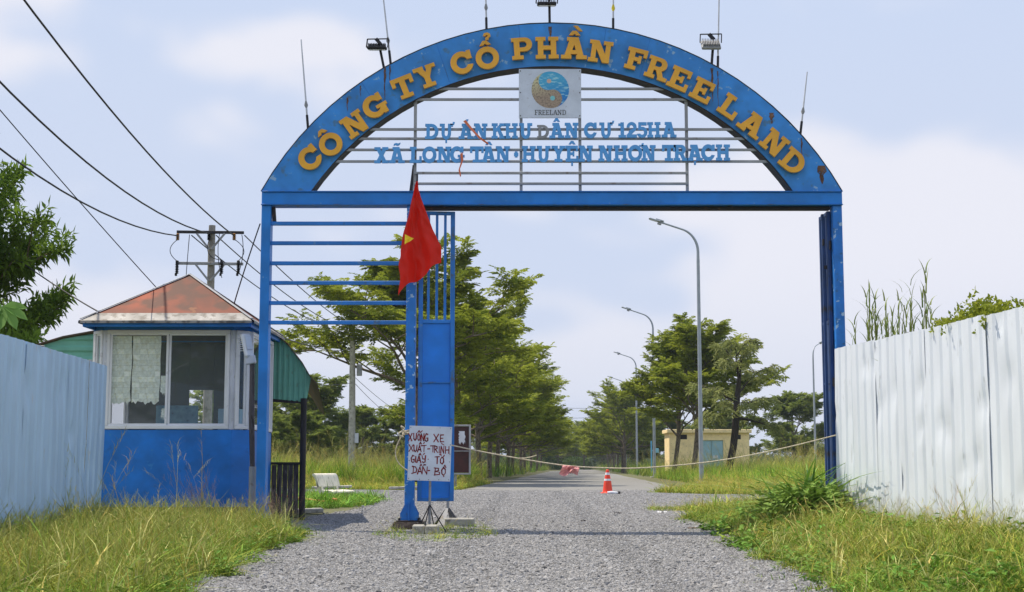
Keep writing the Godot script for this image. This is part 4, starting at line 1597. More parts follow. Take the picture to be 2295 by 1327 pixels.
func fence_sheet(long: float, high0: float, high1: float, seed_: int, dents: float) -> ArrayMesh:
	# one ribbed steel sheet, x along, y up, ribs towards +z
	var r := RandomNumberGenerator.new()
	r.seed = seed_
	var xs := [0.0]
	var zs := [0.0]
	var at := 0.0
	while at < long - 0.02:
		for e in [[0.15, 0.0], [0.185, 0.016], [0.225, 0.016], [0.265, 0.0]]:
			if at + e[0] < long:
				xs.append(at + e[0])
				zs.append(e[1])
		at += 0.265
	xs.append(long)
	zs.append(0.0)
	var pits := []
	for k in 3:
		pits.append(Vector3(r.randf() * long, r.randf_range(0.3, high0), r.randf_range(0.04, 0.16)))
	var s := Shape.new()
	var p := PackedVector3Array()
	var nv := 26
	for j in nv:
		for i in xs.size():
			var x: float = xs[i]
			var h := lerpf(high0, high1, x / long)
			var y := h * j / (nv - 1.0)
			var z: float = zs[i] + dents * 0.014 * lumps.get_noise_3d(x * 9.0 + seed_ * 13.0, y * 7.0, 2.0)
			for q in pits:
				var d := Vector2(x - q.x, y - q.y).length()
				z -= dents * 0.02 * exp(-d * d / (q.z * q.z))
			p.append(Vector3(x, y, z))
	s.sheet(p, xs.size(), nv, true)
	for i in s.v.size():
		s.u[i] = Vector2(s.v[i].x + seed_ * 0.37, -s.v[i].y)
		# mud that rain has splashed on the foot of the sheet
		var mud := smoothstep(0.26, 0.02, s.v[i].y + 0.16 * lumps.get_noise_2d(s.v[i].x * 40.0 + seed_ * 9.0, s.v[i].y * 60.0)) * 0.6
		s.c[i] = Color.WHITE.lerp(Color(0.5, 0.42, 0.3), mud)
	return s.mesh()


func fence_run(called: String, label: String, line: Array, m: Material, flip: bool, lean: float) -> void:
	# line: [x, z, foot, top] from the gate outwards
	var o := thing(called, Vector3(line[0][0], 0, line[0][1]), label, "fence")
	var to := -o.position
	var step := 0.93
	var k := 0
	for e in line.size() - 1:
		var a: Array = line[e]
		var b: Array = line[e + 1]
		var pa := Vector3(a[0], a[2], a[1]) + to
		var pb := Vector3(b[0], b[2], b[1]) + to
		var run := pa.distance_to(pb)
		var n := int(ceil(run / step))
		for i in n:
			var t0 := i / float(n)
			var t1 := (i + 1) / float(n)
			var p0 := pa.lerp(pb, t0)
			var p1 := pa.lerp(pb, t1)
			if flip:
				var w := p0
				p0 = p1
				p1 = w
			var d := (p1 - p0)
			d.y = 0
			d = d.normalized()
			var f := lean * (1.0 if k == 0 else 0.0)
			var up := (Vector3.UP + d.cross(Vector3.UP) * rng.randf_range(-0.003, 0.003) + d * (-f if flip else f)).normalized()
			var h0: float = lerpf(a[3] - a[2], b[3] - b[2], t1 if flip else t0)
			var h1: float = lerpf(a[3] - a[2], b[3] - b[2], t0 if flip else t1)
			var m3 := fence_sheet(p0.distance_to(p1) + 0.05, h0 + rng.randf_range(-0.006, 0.006), h1 + rng.randf_range(-0.006, 0.006), k * 3 + (1 if flip else 2), 1.0)
			place(m3, "fence_sheet", m, o, Transform3D(Basis(d, up, d.cross(up)), p0 + d.cross(up) * 0.003 * (k % 2)))
			k += 1
		# rails and posts behind the sheets
		var side := (pb - pa).cross(Vector3.UP).normalized() * (1.0 if flip else -1.0)
		for y in [0.35, 1.05, 1.75]:
			var s := Shape.new()
			s.bar(pa + side * 0.045 + Vector3(0, y, 0), pb + side * 0.045 + Vector3(0, y, 0), 0.04, 0.04)
			obj(s, "rail", M.galvanised, o)
		for i in int(run / 2.2) + 1:
			var c := pa.lerp(pb, (i * 2.2 + 0.4) / run)
			var s := Shape.new()
			s.box(c + side * 0.09 + Vector3(0, 0.95, 0), Vector3(0.05, 2.3, 0.05), 0.004)
			obj(s, "post", M.galvanised, o)
		var s := Shape.new()
		var pl := Vector3(0, -0.02, 0)
		s.bar(pa + pl - Vector3(0, 0.08, 0), pb + pl - Vector3(0, 0.08, 0), 0.16, 0.2, 0.02)
		obj(s, "plinth", M.footing, o)


func fences() -> void:
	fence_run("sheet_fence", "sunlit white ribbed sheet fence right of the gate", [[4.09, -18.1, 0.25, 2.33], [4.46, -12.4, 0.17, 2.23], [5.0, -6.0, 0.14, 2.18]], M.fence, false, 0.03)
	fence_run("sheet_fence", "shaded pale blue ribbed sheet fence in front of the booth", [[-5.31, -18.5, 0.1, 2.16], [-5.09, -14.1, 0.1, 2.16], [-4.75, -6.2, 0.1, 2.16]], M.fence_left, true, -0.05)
	# paint scuffs on both fences are part of the sheets' own paint


# ---- poles, wires, lamps -----------------------------------------------------------------

func insulator(s: Shape, at: Vector3, long: float) -> void:
	var p := PackedVector2Array()
	for k in 6:
		p.append(Vector2(0.022, -long + k * long / 6.0))
		p.append(Vector2(0.05, -long + (k + 0.45) * long / 6.0))
	p.append(Vector2(0.02, 0))
	s.lathe(p, 8, at)


func poles_and_wires() -> void:
	var o := thing("utility_pole", Vector3(-7.05, 0, -33), "concrete utility pole with two crossarms behind the booth roof", "utility pole", "concrete utility poles")
	var s := Shape.new()
	s.tube(PackedVector3Array([Vector3.ZERO, Vector3(0, 6.47, 0)]), [0.12, 0.077], 14)
	obj(s, "pole", M.pole_stone, o)
	for y in [6.3, 5.56]:
		var m: Material = M.dark_steel if y > 6 else M.galvanised
		s = Shape.new()
		s.bar(Vector3(-0.8, y, 0.11), Vector3(0.77, y - 0.02, 0.11), 0.06, 0.065)
		obj(s, "crossarm", m, o)
		for d in [-1.0, 1.0]:
			s = Shape.new()
			s.bar(Vector3(d * 0.33, y - 0.04, 0.13), Vector3(d * 0.02, y - 0.42, 0.13), 0.035, 0.045)
			obj(s, "brace", M.galvanised, o)
	for x in [-0.76, 0.28, 0.67]:
		s = Shape.new()
		insulator(s, Vector3(x, 5.54, 0.17), 0.24)
		s.box(Vector3(x, 5.57, 0.16), Vector3(0.06, 0.09, 0.1), 0.01)
		s.box(Vector3(x - 0.02, 5.28, 0.17), Vector3(0.05, 0.06, 0.05), 0.006)
		obj(s, "fuse_cutout", M.black, o)
	var amber := mat(srgb(150, 104, 40), 0.35)
	for x in [-0.76, -0.03, 0.56]:
		s = Shape.new()
		insulator(s, Vector3(x, 6.25, 0.18), 0.16)
		obj(s, "insulator", M.black if x > -0.1 and x < 0.1 else amber, o)
	for j in [[-0.76, 6.1, -0.92, 5.85, -0.76, 5.6], [-0.02, 6.1, 0.02, 5.72, 0.28, 5.62], [0.58, 6.1, 0.8, 5.78, 0.67, 5.6], [-0.48, 6.22, -0.5, 5.8, -0.54, 5.1], [0.22, 6.24, 0.2, 5.8, 0.3, 5.2], [0.74, 6.22, 0.78, 5.95, 0.68, 5.3]]:
		s = Shape.new()
		s.tube(bend(Vector3(j[0], j[1], 0.2), Vector3(j[2], j[3], 0.22), Vector3(j[4], j[5], 0.2)), [0.009], 5)
		obj(s, "jumper", M.wire, o)

	o = thing("utility_pole", Vector3(-6.93, 0, -62), "plain concrete utility pole with a meter box in the left field", "utility pole", "concrete utility poles")
	s = Shape.new()
	s.tube(PackedVector3Array([Vector3.ZERO, Vector3(-0.05, 7.0, 0)]), [0.17, 0.11], 14)
	obj(s, "pole", M.concrete, o)
	s = Shape.new()
	s.box(Vector3(0.28, 5.0, 0.1), Vector3(0.22, 0.5, 0.2), 0.01)
	s.box(Vector3(0.14, 5.1, 0.1), Vector3(0.2, 0.05, 0.05), 0.0)
	obj(s, "transformer_box", M.galvanised, o)
	s = Shape.new()
	s.box(Vector3(0.2, 2.05, 0.12), Vector3(0.16, 0.42, 0.14), 0.01)
	obj(s, "meter_box", M.off_white, o)

	# overhead wires: near end, middle, pole end
	for w in [
		["thick black wire nearest the top, running to the right end of the crossarm", Vector3(-6.3, 9.4, -4.0), Vector3(-6.35, 6.6, -20.4), Vector3(-6.5, 6.2, -32.85), 0.016],
		["thick black wire running to the middle of the crossarm", Vector3(-7.0, 9.2, -4.0), Vector3(-7.05, 5.95, -21.1), Vector3(-7.08, 6.25, -32.85), 0.016],
		["thick black wire running to the left end of the crossarm", Vector3(-7.8, 9.0, -4.0), Vector3(-7.85, 5.62, -24.4), Vector3(-7.81, 6.2, -32.85), 0.016],
		["thin wire dropping steeply from upper left to the booth roof", Vector3(-6.9, 7.6, -8.0), Vector3(-5.9, 4.9, -16.2), Vector3(-5.21, 3.44, -20.75), 0.007],
		["dark wire from the leafy tree down to the booth eave", Vector3(-9.5, 4.9, -26.0), Vector3(-7.6, 3.83, -23.6), Vector3(-5.85, 3.0, -20.6), 0.011],
		["wire from the left end of the crossarm to the next pole", Vector3(-7.55, 6.25, -33.1), Vector3(-7.2, 5.95, -47.0), Vector3(-7.0, 6.6, -62.0), 0.014],
		["wire from the middle of the crossarm to the next pole", Vector3(-6.97, 6.25, -33.1), Vector3(-6.9, 6.1, -47.0), Vector3(-6.95, 6.75, -62.0), 0.014],
		["wire from the right end of the crossarm to the next pole", Vector3(-6.3, 6.25, -33.1), Vector3(-6.4, 6.2, -47.0), Vector3(-6.9, 6.9, -62.0), 0.014],
		["twisted service wire from the left gate post down behind the booth", Vector3(-3.5, 4.2, -19.5), Vector3(-3.75, 3.7, -19.9), Vector3(-4.25, 3.1, -21.4), 0.01],
		["thin service wire from the shelter eave to the second pole", Vector3(-3.6, 2.85, -22.0), Vector3(-5.1, 4.1, -40.0), Vector3(-6.97, 6.0, -62.0), 0.01],
		["low thin wire from the shelter post to the second pole", Vector3(-3.2, 2.2, -22.5), Vector3(-5.0, 3.0, -38.0), Vector3(-6.95, 4.45, -62.0), 0.01],
		["thin upper wire from the second pole away behind the trees", Vector3(-6.92, 4.75, -62.0), Vector3(-7.1, 4.3, -82.0), Vector3(-7.6, 4.6, -118.0), 0.012],
		["thin lower wire from the second pole away behind the trees", Vector3(-6.92, 4.5, -62.0), Vector3(-7.3, 3.9, -82.0), Vector3(-8.0, 3.9, -118.0), 0.012],
		["faint pair wire across the far end of the road, upper", Vector3(-4.0, 7.6, -150.0), Vector3(5.05, 6.9, -150.0), Vector3(14.0, 7.1, -150.0), 0.02],
		["faint pair wire across the far end of the road, lower", Vector3(-4.0, 6.6, -152.0), Vector3(5.05, 5.9, -152.0), Vector3(14.0, 6.4, -152.0), 0.02],
	]:
		s = Shape.new()
		s.tube(bend(w[1], w[2], w[3]), [w[4]], 6)
		tag(obj(s, "overhead_wire", M.wire), w[0], "wire")

	# street lamps along the right of the road
	var proto: Node3D
	var lamps := [[9.2, -69.6, 13.1, 0.0], [10.35, -104.0, 12.5, 0.03], [13.45, -154.0, 13.2, -0.03], [15.1, -190.0, 12.8, 0.0], [16.6, -226.0, 12.8, 0.05], [18.1, -262.0, 12.8, 0.0], [28.0, -132.0, 12.6, -2.2]]
	var says := ["nearest grey street lamp, standing in the grass right of the road", "second grey street lamp from the gate on the right of the road", "third grey street lamp from the gate on the right of the road", "fourth grey street lamp from the gate, thin in the distance", "fifth grey street lamp from the gate, thin in the distance", "farthest grey street lamp in the row along the road", "lone grey street lamp in the tall grass near the right gate post"]
	for k in lamps.size():
		var l: Array = lamps[k]
		var t: Node3D
		if k == 0:
			t = street_lamp()
			proto = t
		else:
			t = proto.duplicate()
			t.name = numbered("street_lamp")
			add_child(t)
		t.position = Vector3(l[0], 0, l[1])
		t.scale = Vector3.ONE * (l[2] / 13.0)
		t.rotation.y = l[3]
		tag(t, says[k], "street lamp", "street lamps along the road")


func bend(a: Vector3, m: Vector3, b: Vector3) -> PackedVector3Array:
	# a smooth sag from a through m to b
	var t := a.distance_to(m) / (a.distance_to(m) + m.distance_to(b))
	var c := (m - a * (1 - t) * (1 - t) - b * t * t) / (2 * t * (1 - t))
	var p := PackedVector3Array()
	for i in 25:
		var u := i / 24.0
		p.append(a * (1 - u) * (1 - u) + c * 2 * u * (1 - u) + b * u * u)
	return p


func street_lamp() -> Node3D:
	var o := thing("street_lamp", Vector3.ZERO, "", "")
	var s := Shape.new()
	var p := PackedVector3Array([Vector3(0, 0.06, 0), Vector3(0, 4, 0), Vector3(0, 10.9, 0)])
	s.tube(p, [0.115, 0.1, 0.08], 12)
	obj(s, "pole", M.lamp_post, o)
	s = Shape.new()
	p = PackedVector3Array([Vector3(0, 10.88, 0), Vector3(0, 11.3, 0)])
	for i in range(1, 13):
		var a := i / 12.0 * 1.28
		p.append(Vector3(-1.05 + 1.05 * cos(a), 11.3 + 1.15 * sin(a), 0))
	p.append(p[p.size() - 1] + Vector3(-0.6, 0.2, 0))
	p.append(p[p.size() - 1] + Vector3(-0.55, 0.18, 0))
	s.tube(p, [0.075, 0.072, 0.07, 0.068, 0.066, 0.064, 0.062, 0.06, 0.058, 0.056, 0.054, 0.052, 0.05, 0.048, 0.046, 0.045, 0.045], 10)
	obj(s, "arm", M.lamp_post, o)
	var e := p[p.size() - 1]
	var b := Basis(Vector3.BACK, -0.3)
	s = Shape.new()
	s.box(e + b * Vector3(-0.22, 0.02, 0), Vector3(0.6, 0.07, 0.28), 0.03, b)
	s.box(e + b * Vector3(0.02, 0.08, 0), Vector3(0.42, 0.07, 0.2), 0.015, b)
	var head := obj(s, "lamp_head", M.lamp_post, o)
	s = Shape.new()
	s.box(e + b * Vector3(-0.28, -0.02, 0), Vector3(0.4, 0.02, 0.22), 0.005, b)
	obj(s, "lens", M.lens, head)
	s = Shape.new()
	s.box(e + b * Vector3(0.05, -0.08, 0), Vector3(0.2, 0.12, 0.14), 0.02, b)
	obj(s, "control_box", M.galvanised, head)
	s = Shape.new()
	s.box(Vector3(0, 0.03, 0), Vector3(0.62, 0.12, 0.62), 0.02)
	obj(s, "foundation", M.concrete, o)
	s = Shape.new()
	s.box(Vector3(0, 0.1, 0), Vector3(0.36, 0.02, 0.36), 0.004)
	for x in [-1, 1]:
		for z in [-1, 1]:
			s.face([Vector3(0.1 * x, 0.11, 0), Vector3(0.17 * x, 0.11, 0), Vector3(0.11 * x, 0.3, 0)], Vector3(0, 0, z))
	s.box(Vector3(0, 0.9, 0.105), Vector3(0.1, 0.3, 0.02), 0.004)
	obj(s, "base_plate", M.galvanised, o)
	return o


# ---- things near the road -----------------------------------------------------------------

func road_side() -> void:
	# the little substation house
	var o := thing("substation_house", Vector3(14.48, 0, -106.5), "small flat-roofed cream house with grey-blue doors behind the trees", "house")
	var s := Shape.new()
	# walls round a doorway
	s.box(Vector3(-1.82, 1.62, 1.5), Vector3(2.24, 3.24, 0.2), 0.01)
	s.box(Vector3(1.98, 1.62, 1.5), Vector3(1.92, 3.24, 0.2), 0.01)
	s.box(Vector3(0.16, 2.98, 1.5), Vector3(1.72, 0.52, 0.198), 0.0)
	s.box(Vector3(-2.84, 1.62, -0.1), Vector3(0.2, 3.238, 3.0), 0.0)
	s.box(Vector3(2.84, 1.62, -0.1), Vector3(0.2, 3.238, 3.0), 0.0)
	s.box(Vector3(0, 1.62, -1.62), Vector3(5.88, 3.238, 0.04), 0.0)
	obj(s, "wall", M.cream, o)
	s = Shape.new()
	s.box(Vector3(0, 3.38, 0), Vector3(6.2, 0.26, 3.6), 0.02)
	obj(s, "roof_slab", M.cream, o)
	for x in [-0.27, 0.59]:
		s = Shape.new()
		s.box(Vector3(x, 1.36, 1.5), Vector3(0.84, 2.7, 0.06), 0.01)
		var d := obj(s, "door", M.teal_door, o)
		s = Shape.new()
		s.box(Vector3(x + (0.34 if x < 0 else -0.34), 1.2, 1.55), Vector3(0.04, 0.16, 0.05), 0.005)
		obj(s, "handle", M.dark_steel, d)
	s = Shape.new()
	s.box(Vector3(0.45, 1.5, 1.545), Vector3(0.36, 0.22, 0.01), 0.0)
	obj(s, "notice", M.white, o)
	for x in [-1.9, 2.05]:
		s = Shape.new()
		for k in 5:
			s.box(Vector3(x, 2.84 + k * 0.06, 1.61), Vector3(0.5, 0.02, 0.04), 0.0, Basis(Vector3.RIGHT, 0.4))
		s.box(Vector3(x, 2.96, 1.602), Vector3(0.54, 0.34, 0.006), 0.0)
		obj(s, "vent", M.dark_steel, o)

	# red notice board behind the gate leaf
	o = thing("red_notice_board", Vector3(-2.05, -0.85, -52.0), "dark red notice board in a pale frame half hidden by the gate leaf", "notice board")
	o.scale = Vector3.ONE * 2.0
	s = Shape.new()
	s.box(Vector3(0, 1.146, 0), Vector3(0.5, 0.83, 0.02), 0.0)
	obj(s, "board", M.board_red, o)
	s = Shape.new()
	for x in [-0.26, 0.26]:
		s.box(Vector3(x, 1.146, 0.012), Vector3(0.035, 0.9, 0.05), 0.004)
	for y in [0.71, 1.24 - 0.12, 1.582]:
		s.box(Vector3(0, y, 0.012), Vector3(0.485, 0.03 if y != 1.12 else 0.018, 0.048), 0.004)
	obj(s, "frame", M.galvanised, o)
	s = Shape.new()
	s.extrude([ragged(0.06, 1.26, 0.17, 1.48, 8, 0.03)], 0.012, 0.014)
	obj(s, "torn_notice", M.off_white, o)
	for x in [-0.23, 0.0]:
		s = Shape.new()
		s.box(Vector3(x, 0.35, -0.02), Vector3(0.04, 0.72, 0.04), 0.003)
		obj(s, "leg", M.galvanised, o)

	# thin light blue pole with a small box far down the road
	o = thing("blue_pole", Vector3(11.5, 0, -118.0), "thin light blue pole with a small box in front of the far trees", "pole")
	s = Shape.new()
	s.tube(PackedVector3Array([Vector3.ZERO, Vector3(0, 2.9, 0)]), [0.055], 8)
	obj(s, "pole", mat(srgb(96, 176, 214), 0.5), o)
	s = Shape.new()
	s.box(Vector3(0.42, 2.1, 0), Vector3(0.36, 0.36, 0.16), 0.02)
	s.box(Vector3(0.15, 2.1, 0), Vector3(0.24, 0.06, 0.06), 0.0)
	obj(s, "box", mat(srgb(120, 190, 216), 0.5), o)


func small_things() -> void:
	# traffic cone
	var o := thing("traffic_cone", Vector3(2.96, 0.0, -44.4), "orange traffic cone with two white bands on the yard", "traffic cone")
	var s := Shape.new()
	s.lathe(PackedVector2Array([Vector2(0.17, 0.04), Vector2(0.155, 0.06), Vector2(0.115, 0.36), Vector2(0.045, 0.73), Vector2(0.03, 0.745), Vector2(0.0, 0.745)]), 24)
	obj(s, "cone", M.cone, o)
	s = Shape.new()
	s.box(Vector3(0, 0.02, 0), Vector3(0.42, 0.04, 0.42), 0.012)
	obj(s, "base", M.cone, o)
	for y in [[0.4, 0.46], [0.58, 0.65]]:
		s = Shape.new()
		var r0: float = 0.119 - (y[0] - 0.36) * 0.189
		var r1: float = 0.119 - (y[1] - 0.36) * 0.189
		s.lathe(PackedVector2Array([Vector2(r0, y[0]), Vector2(r1, y[1])]), 24)
		obj(s, "white_band", M.white, o)
	o = thing("bottle", Vector3(3.12, 0.035, -43.6), "crumpled pale bottle lying beside the traffic cone", "bottle")
	s = Shape.new()
	s.tube(PackedVector3Array([Vector3(-0.22, 0, 0), Vector3(-0.1, 0.01, 0), Vector3(0.02, 0.0, 0.01), Vector3(0.1, 0.01, 0.02)]), [0.05, 0.055, 0.05, 0.022], 9)
	obj(s, "body", M.off_white, o)
	s = Shape.new()
	s.tube(PackedVector3Array([Vector3(0.1, 0.01, 0.02), Vector3(0.17, 0.012, 0.02)]), [0.045], 9)
	obj(s, "cap", M.black, o)

	# barrier rope, knots and the cloth on it
	var p := PackedVector3Array()
	var line := [Vector3(-1.46, 1.317, -19.36), Vector3(-1.3, 1.27, -19.33), Vector3(-0.82, 1.137, -19.4), Vector3(-0.1, 0.992, -19.4), Vector3(0.68, 0.868, -19.4), Vector3(1.284, 0.83, -19.4), Vector3(1.83, 0.835, -19.4), Vector3(2.74, 0.92, -19.4), Vector3(3.59, 1.076, -19.38), Vector3(4.38, 1.269, -19.32), Vector3(4.44, 1.28, -19.34)]
	for k in line.size() - 1:
		for t in 5:
			var a: Vector3 = line[maxi(k - 1, 0)]
			var d: Vector3 = line[mini(k + 2, line.size() - 1)]
			p.append(line[k].cubic_interpolate(line[k + 1], a, d, t / 5.0))
	o = thing("barrier_rope", Vector3.ZERO, "pale rope sagging across the gateway between two posts", "rope")
	s = Shape.new()
	s.tube(p, [0.0085], 7)
	obj(s, "rope", M.rope, o)
	s = Shape.new()
	s.tube(bend(Vector3(0.1, 0.962, -19.39), Vector3(0.22, 0.97, -19.36), Vector3(0.33, 1.0, -19.33)), [0.007], 6)
	obj(s, "loose_end", M.rope, o)
	s = Shape.new()
	for k in 3:
		s.tube(loop_path(Vector3(-1.39, 1.3 + k * 0.022, -19.5), 0.1, 0.12), [0.009], 6)
	s.tube(bend(Vector3(-1.47, 1.33, -19.37), Vector3(-1.5, 1.39, -19.34), Vector3(-1.455, 1.36, -19.34)), [0.01], 6)
	s.tube(bend(Vector3(-1.46, 1.34, -19.35), Vector3(-1.53, 1.28, -19.33), Vector3(-1.47, 1.25, -19.35)), [0.012], 6)
	obj(s, "knot", M.rope, o)
	s = Shape.new()
	s.tube(bend(Vector3(-1.48, 1.28, -19.36), Vector3(-1.56, 0.95, -19.34), Vector3(-1.4, 0.795, -19.3)), [0.0075], 6)
	obj(s, "hanging_loop", M.rope, o)

	s = Shape.new()
	var nu := 15
	var nv := 11
	p = PackedVector3Array()
	for j in range(nv - 1, -1, -1):
		for i in nu:
			var u := i / (nu - 1.0)
			var v := j / (nv - 1.0)
			var x := lerpf(0.69 - 0.055 * v, 0.915 - 0.03 * v, u)
			var y := 0.868 - 0.02 * u - v * (0.125 + 0.02 * sin(u * 7.0) - 0.03 * absf(u - 0.3))
			var z := -19.375 + 0.03 * sin(u * 11.0 + v * 3.0) * v + 0.022 * sin(v * 6.0 + u * 5.0) + 0.015 * v
			p.append(Vector3(x, y, z))
	s.sheet(p, nu, nv)
	var cl := thing("pink_cloth", Vector3.ZERO, "crumpled pink cloth hung over the barrier rope", "cloth")
	obj(s, "cloth", M.pink_cloth, cl)
	s = Shape.new()
	var q := PackedVector3Array()
	for e in p:
		q.append(e * Vector3(1, 1, 1) + Vector3(0.02, -0.005, 0.018 + 0.014 * sin(e.x * 60.0)))
	var half := PackedVector3Array()
	for j in nv:
		for i in nu:
			var c := q[j * nu + i]
			half.append(Vector3(lerpf(c.x, 0.83, 0.35), lerpf(0.868, c.y, 0.62 if i % 4 else 0.7), c.z))
	s.sheet(half, nu, nv)
	obj(s, "fold", M.pink_cloth, cl)

	# hand-painted sign on a rod stand
	o = thing("hand_painted_sign", Vector3(-1.07, 0, -18.6), "white sheet sign hand-painted with red capitals on a thin rod stand", "sign")
	var b := Basis(Vector3.BACK, -0.035)
	var mid := Vector3(0.002, 1.018, 0.02)
	s = Shape.new()
	s.box(mid, Vector3(0.555, 0.705, 0.012), 0.002, b)
	obj(s, "board", M.sign, o)
	s = Shape.new()
	var words := [
		["X", 150, 215, 255, 400], ["U", 245, 300, 255, 390], ["O", 318, 362, 262, 395], ["^", 320, 362, 205, 240], ["/", 372, 402, 205, 235], ["N", 376, 436, 262, 400], ["G", 444, 508, 262, 408], ["X", 612, 700, 272, 420], ["E", 728, 800, 285, 418],
		["X", 160, 240, 470, 600], ["U", 250, 310, 480, 605], ["A", 316, 388, 490, 610], ["^", 352, 390, 430, 462], ["/", 425, 442, 432, 448], ["T", 388, 478, 485, 610], ["-", 500, 538, 520, 580], ["T", 552, 640, 490, 615], ["R", 618, 690, 500, 625], ["I", 695, 730, 500, 630], ["N", 740, 802, 500, 635], ["\\", 752, 796, 450, 475], ["H", 822, 895, 505, 640],
		["G", 200, 262, 675, 810], ["I", 272, 298, 690, 805], ["A", 306, 382, 690, 815], ["^", 345, 380, 640, 668], ["/", 424, 448, 635, 658], ["Y", 400, 472, 680, 815], ["·", 500, 526, 740, 760], ["T", 634, 716, 700, 835], ["O", 732, 798, 705, 842], ["\\", 722, 752, 655, 672], ["/", 786, 806, 672, 712],
		["D", 225, 312, 885, 1020], ["A", 318, 404, 895, 1030], ["^", 368, 398, 845, 872], ["~", 424, 470, 846, 868], ["N", 404, 502, 890, 1032], ["-", 512, 542, 940, 985], ["B", 622, 732, 915, 1050], ["O", 756, 832, 905, 1055], ["^", 792, 838, 862, 910], ["·", 786, 806, 1066, 1086]]
	for w in words:
		for st in strokes(w[0]):
			var last := Vector2.ZERO
			for k in range(0, st.size(), 2):
				var fx: float = (lerpf(w[1], w[2], st[k]) - 540.0) / 780.0 * 0.555
				var fy: float = -(lerpf(w[4], w[3], st[k + 1]) - 640.0) / 1040.0 * 0.705
				# the photograph's board leans as the board itself does
				var c := Vector2(fx, fy + 0.0)
				if k > 0:
					ribbon(s, last, c, 0.0155 + 0.004 * sin(k * 3.0 + fx * 90.0), 0.0135 + 0.003 * cos(k + fy * 70.0), 0.0)
				last = c
	var text := place(s.mesh(), "painted_text", M.paint_red, o, Transform3D(Basis(), mid + Vector3(0, 0, 0.0075)))
	text.rotation.z = 0.0
	s = Shape.new()
	for e in [[-0.26, 0.33], [0.26, 0.33], [-0.26, -0.33], [0.26, -0.33], [0.0, -0.335], [-0.12, -0.335], [0.13, -0.335], [0.12, 0.335], [0.262, 0.0], [0.262, 0.12], [0.262, -0.1], [-0.262, -0.1], [-0.262, 0.1]]:
		s.box(mid + b * Vector3(e[0], e[1], 0.007), Vector3(0.009, 0.009, 0.004), 0.0)
	obj(s, "rivet", M.dark_steel, o)
	s = Shape.new()
	s.tube(PackedVector3Array([Vector3(0.0, 0.0, -0.02), Vector3(0.012, 1.2, -0.01)]), [0.016], 8)
	obj(s, "rod", M.galvanised, o)
	for e in [[-0.16, 0.06], [-0.06, 0.3], [0.24, 0.22], [0.06, -0.3]]:
		s = Shape.new()
		s.tube(PackedVector3Array([Vector3(0.005, 0.36, -0.01), Vector3(e[0], 0.0, e[1])]), [0.0075], 6)
		obj(s, "leg", M.dark_steel, o)

	# second stand behind: tent of plates on a concrete kerb
	o = thing("stub_stand", Vector3(-0.92, 0, -20.6), "short steel tube stand with splayed rusty plates under the gate leaf", "stand")
	s = Shape.new()
	s.tube(PackedVector3Array([Vector3(0, 0.2, 0), Vector3(0, 0.5, 0)]), [0.022], 10)
	obj(s, "tube", M.galvanised, o)
	for k in 4:
		var a := k * PI / 2 + 0.5
		var d := Vector3(cos(a), 0, sin(a))
		var t := Vector3(-sin(a), 0, cos(a))
		s = Shape.new()
		s.face([d * 0.02 + t * 0.02 + Vector3(0, 0.26, 0), d * 0.02 - t * 0.02 + Vector3(0, 0.26, 0), d * 0.19 - t * 0.07 + Vector3(0, 0.02, 0), d * 0.19 + t * 0.07 + Vector3(0, 0.02, 0)], d)
		obj(s, "splayed_plate", M.galvanised if k % 2 else M.dark_steel, o)
	o = thing("concrete_kerb_block", Vector3(-0.74, 0, -20.35), "long low concrete block on edge beside the gate post", "concrete block")
	s = Shape.new()
	s.box(Vector3(0, 0.06, 0), Vector3(0.42, 0.13, 0.16), 0.015, Basis(Vector3.UP, 0.06))
	obj(s, "block", M.concrete, o)
	for e in [[-1.17, -18.05, "left of two short concrete blocks under the sign stand"], [-1.0, -18.02, "right of two short concrete blocks under the sign stand"]]:
		s = Shape.new()
		s.box(Vector3.ZERO, Vector3(0.155, 0.13, 0.22), 0.015, Basis(Vector3.UP, rng.randf_range(-0.1, 0.1)))
		var m := obj(s, "concrete_block", M.concrete)
		m.position = Vector3(e[0], 0.06, e[1])
		tag(m, e[2], "concrete block", "blocks at the foot of the gate")

	# garden bench of cast concrete
	o = thing("concrete_bench", Vector3(-4.72, -0.09, -37.0), "pale cast concrete bench with a curved back in long grass", "bench", "", deg_to_rad(70))
	s = Shape.new()
	p = PackedVector3Array()
	var prof := [[0.05, 0.34], [0.24, 0.325], [0.38, 0.315], [0.42, 0.29], [0.42, 0.25], [0.38, 0.262], [0.05, 0.285], [0.05, 0.34]]
	for e in prof:
		for x in [-0.62, 0.62]:
			p.append(Vector3(x, e[1], e[0]))
	s.sheet(p, 2, prof.size(), true)
	for x in [-0.62, 0.62]:
		var ring := []
		for e in prof.slice(0, 7):
			ring.append(Vector3(x, e[1], e[0]))
		s.face(ring, Vector3(x, 0, 0))
	obj(s, "seat", M.cast_stone, o)
	s = Shape.new()
	p = PackedVector3Array()
	prof = [[0.02, 0.42], [-0.04, 0.62], [-0.08, 0.72], [-0.13, 0.755], [-0.18, 0.745], [-0.18, 0.705], [-0.13, 0.7], [-0.09, 0.62], [-0.035, 0.41], [0.02, 0.42]]
	for e in prof:
		for x in [-0.6, 0.6]:
			p.append(Vector3(x, e[1], e[0]))
	s.sheet(p, 2, prof.size(), true)
	for x in [-0.6, 0.6]:
		for k in prof.size() - 2:
			s.face([Vector3(x, prof[k][1], prof[k][0]), Vector3(x, prof[k + 1][1], prof[k + 1][0]), Vector3(x, 0.56, -0.045)], Vector3(x, 0, 0))
	obj(s, "backrest", M.cast_stone, o)
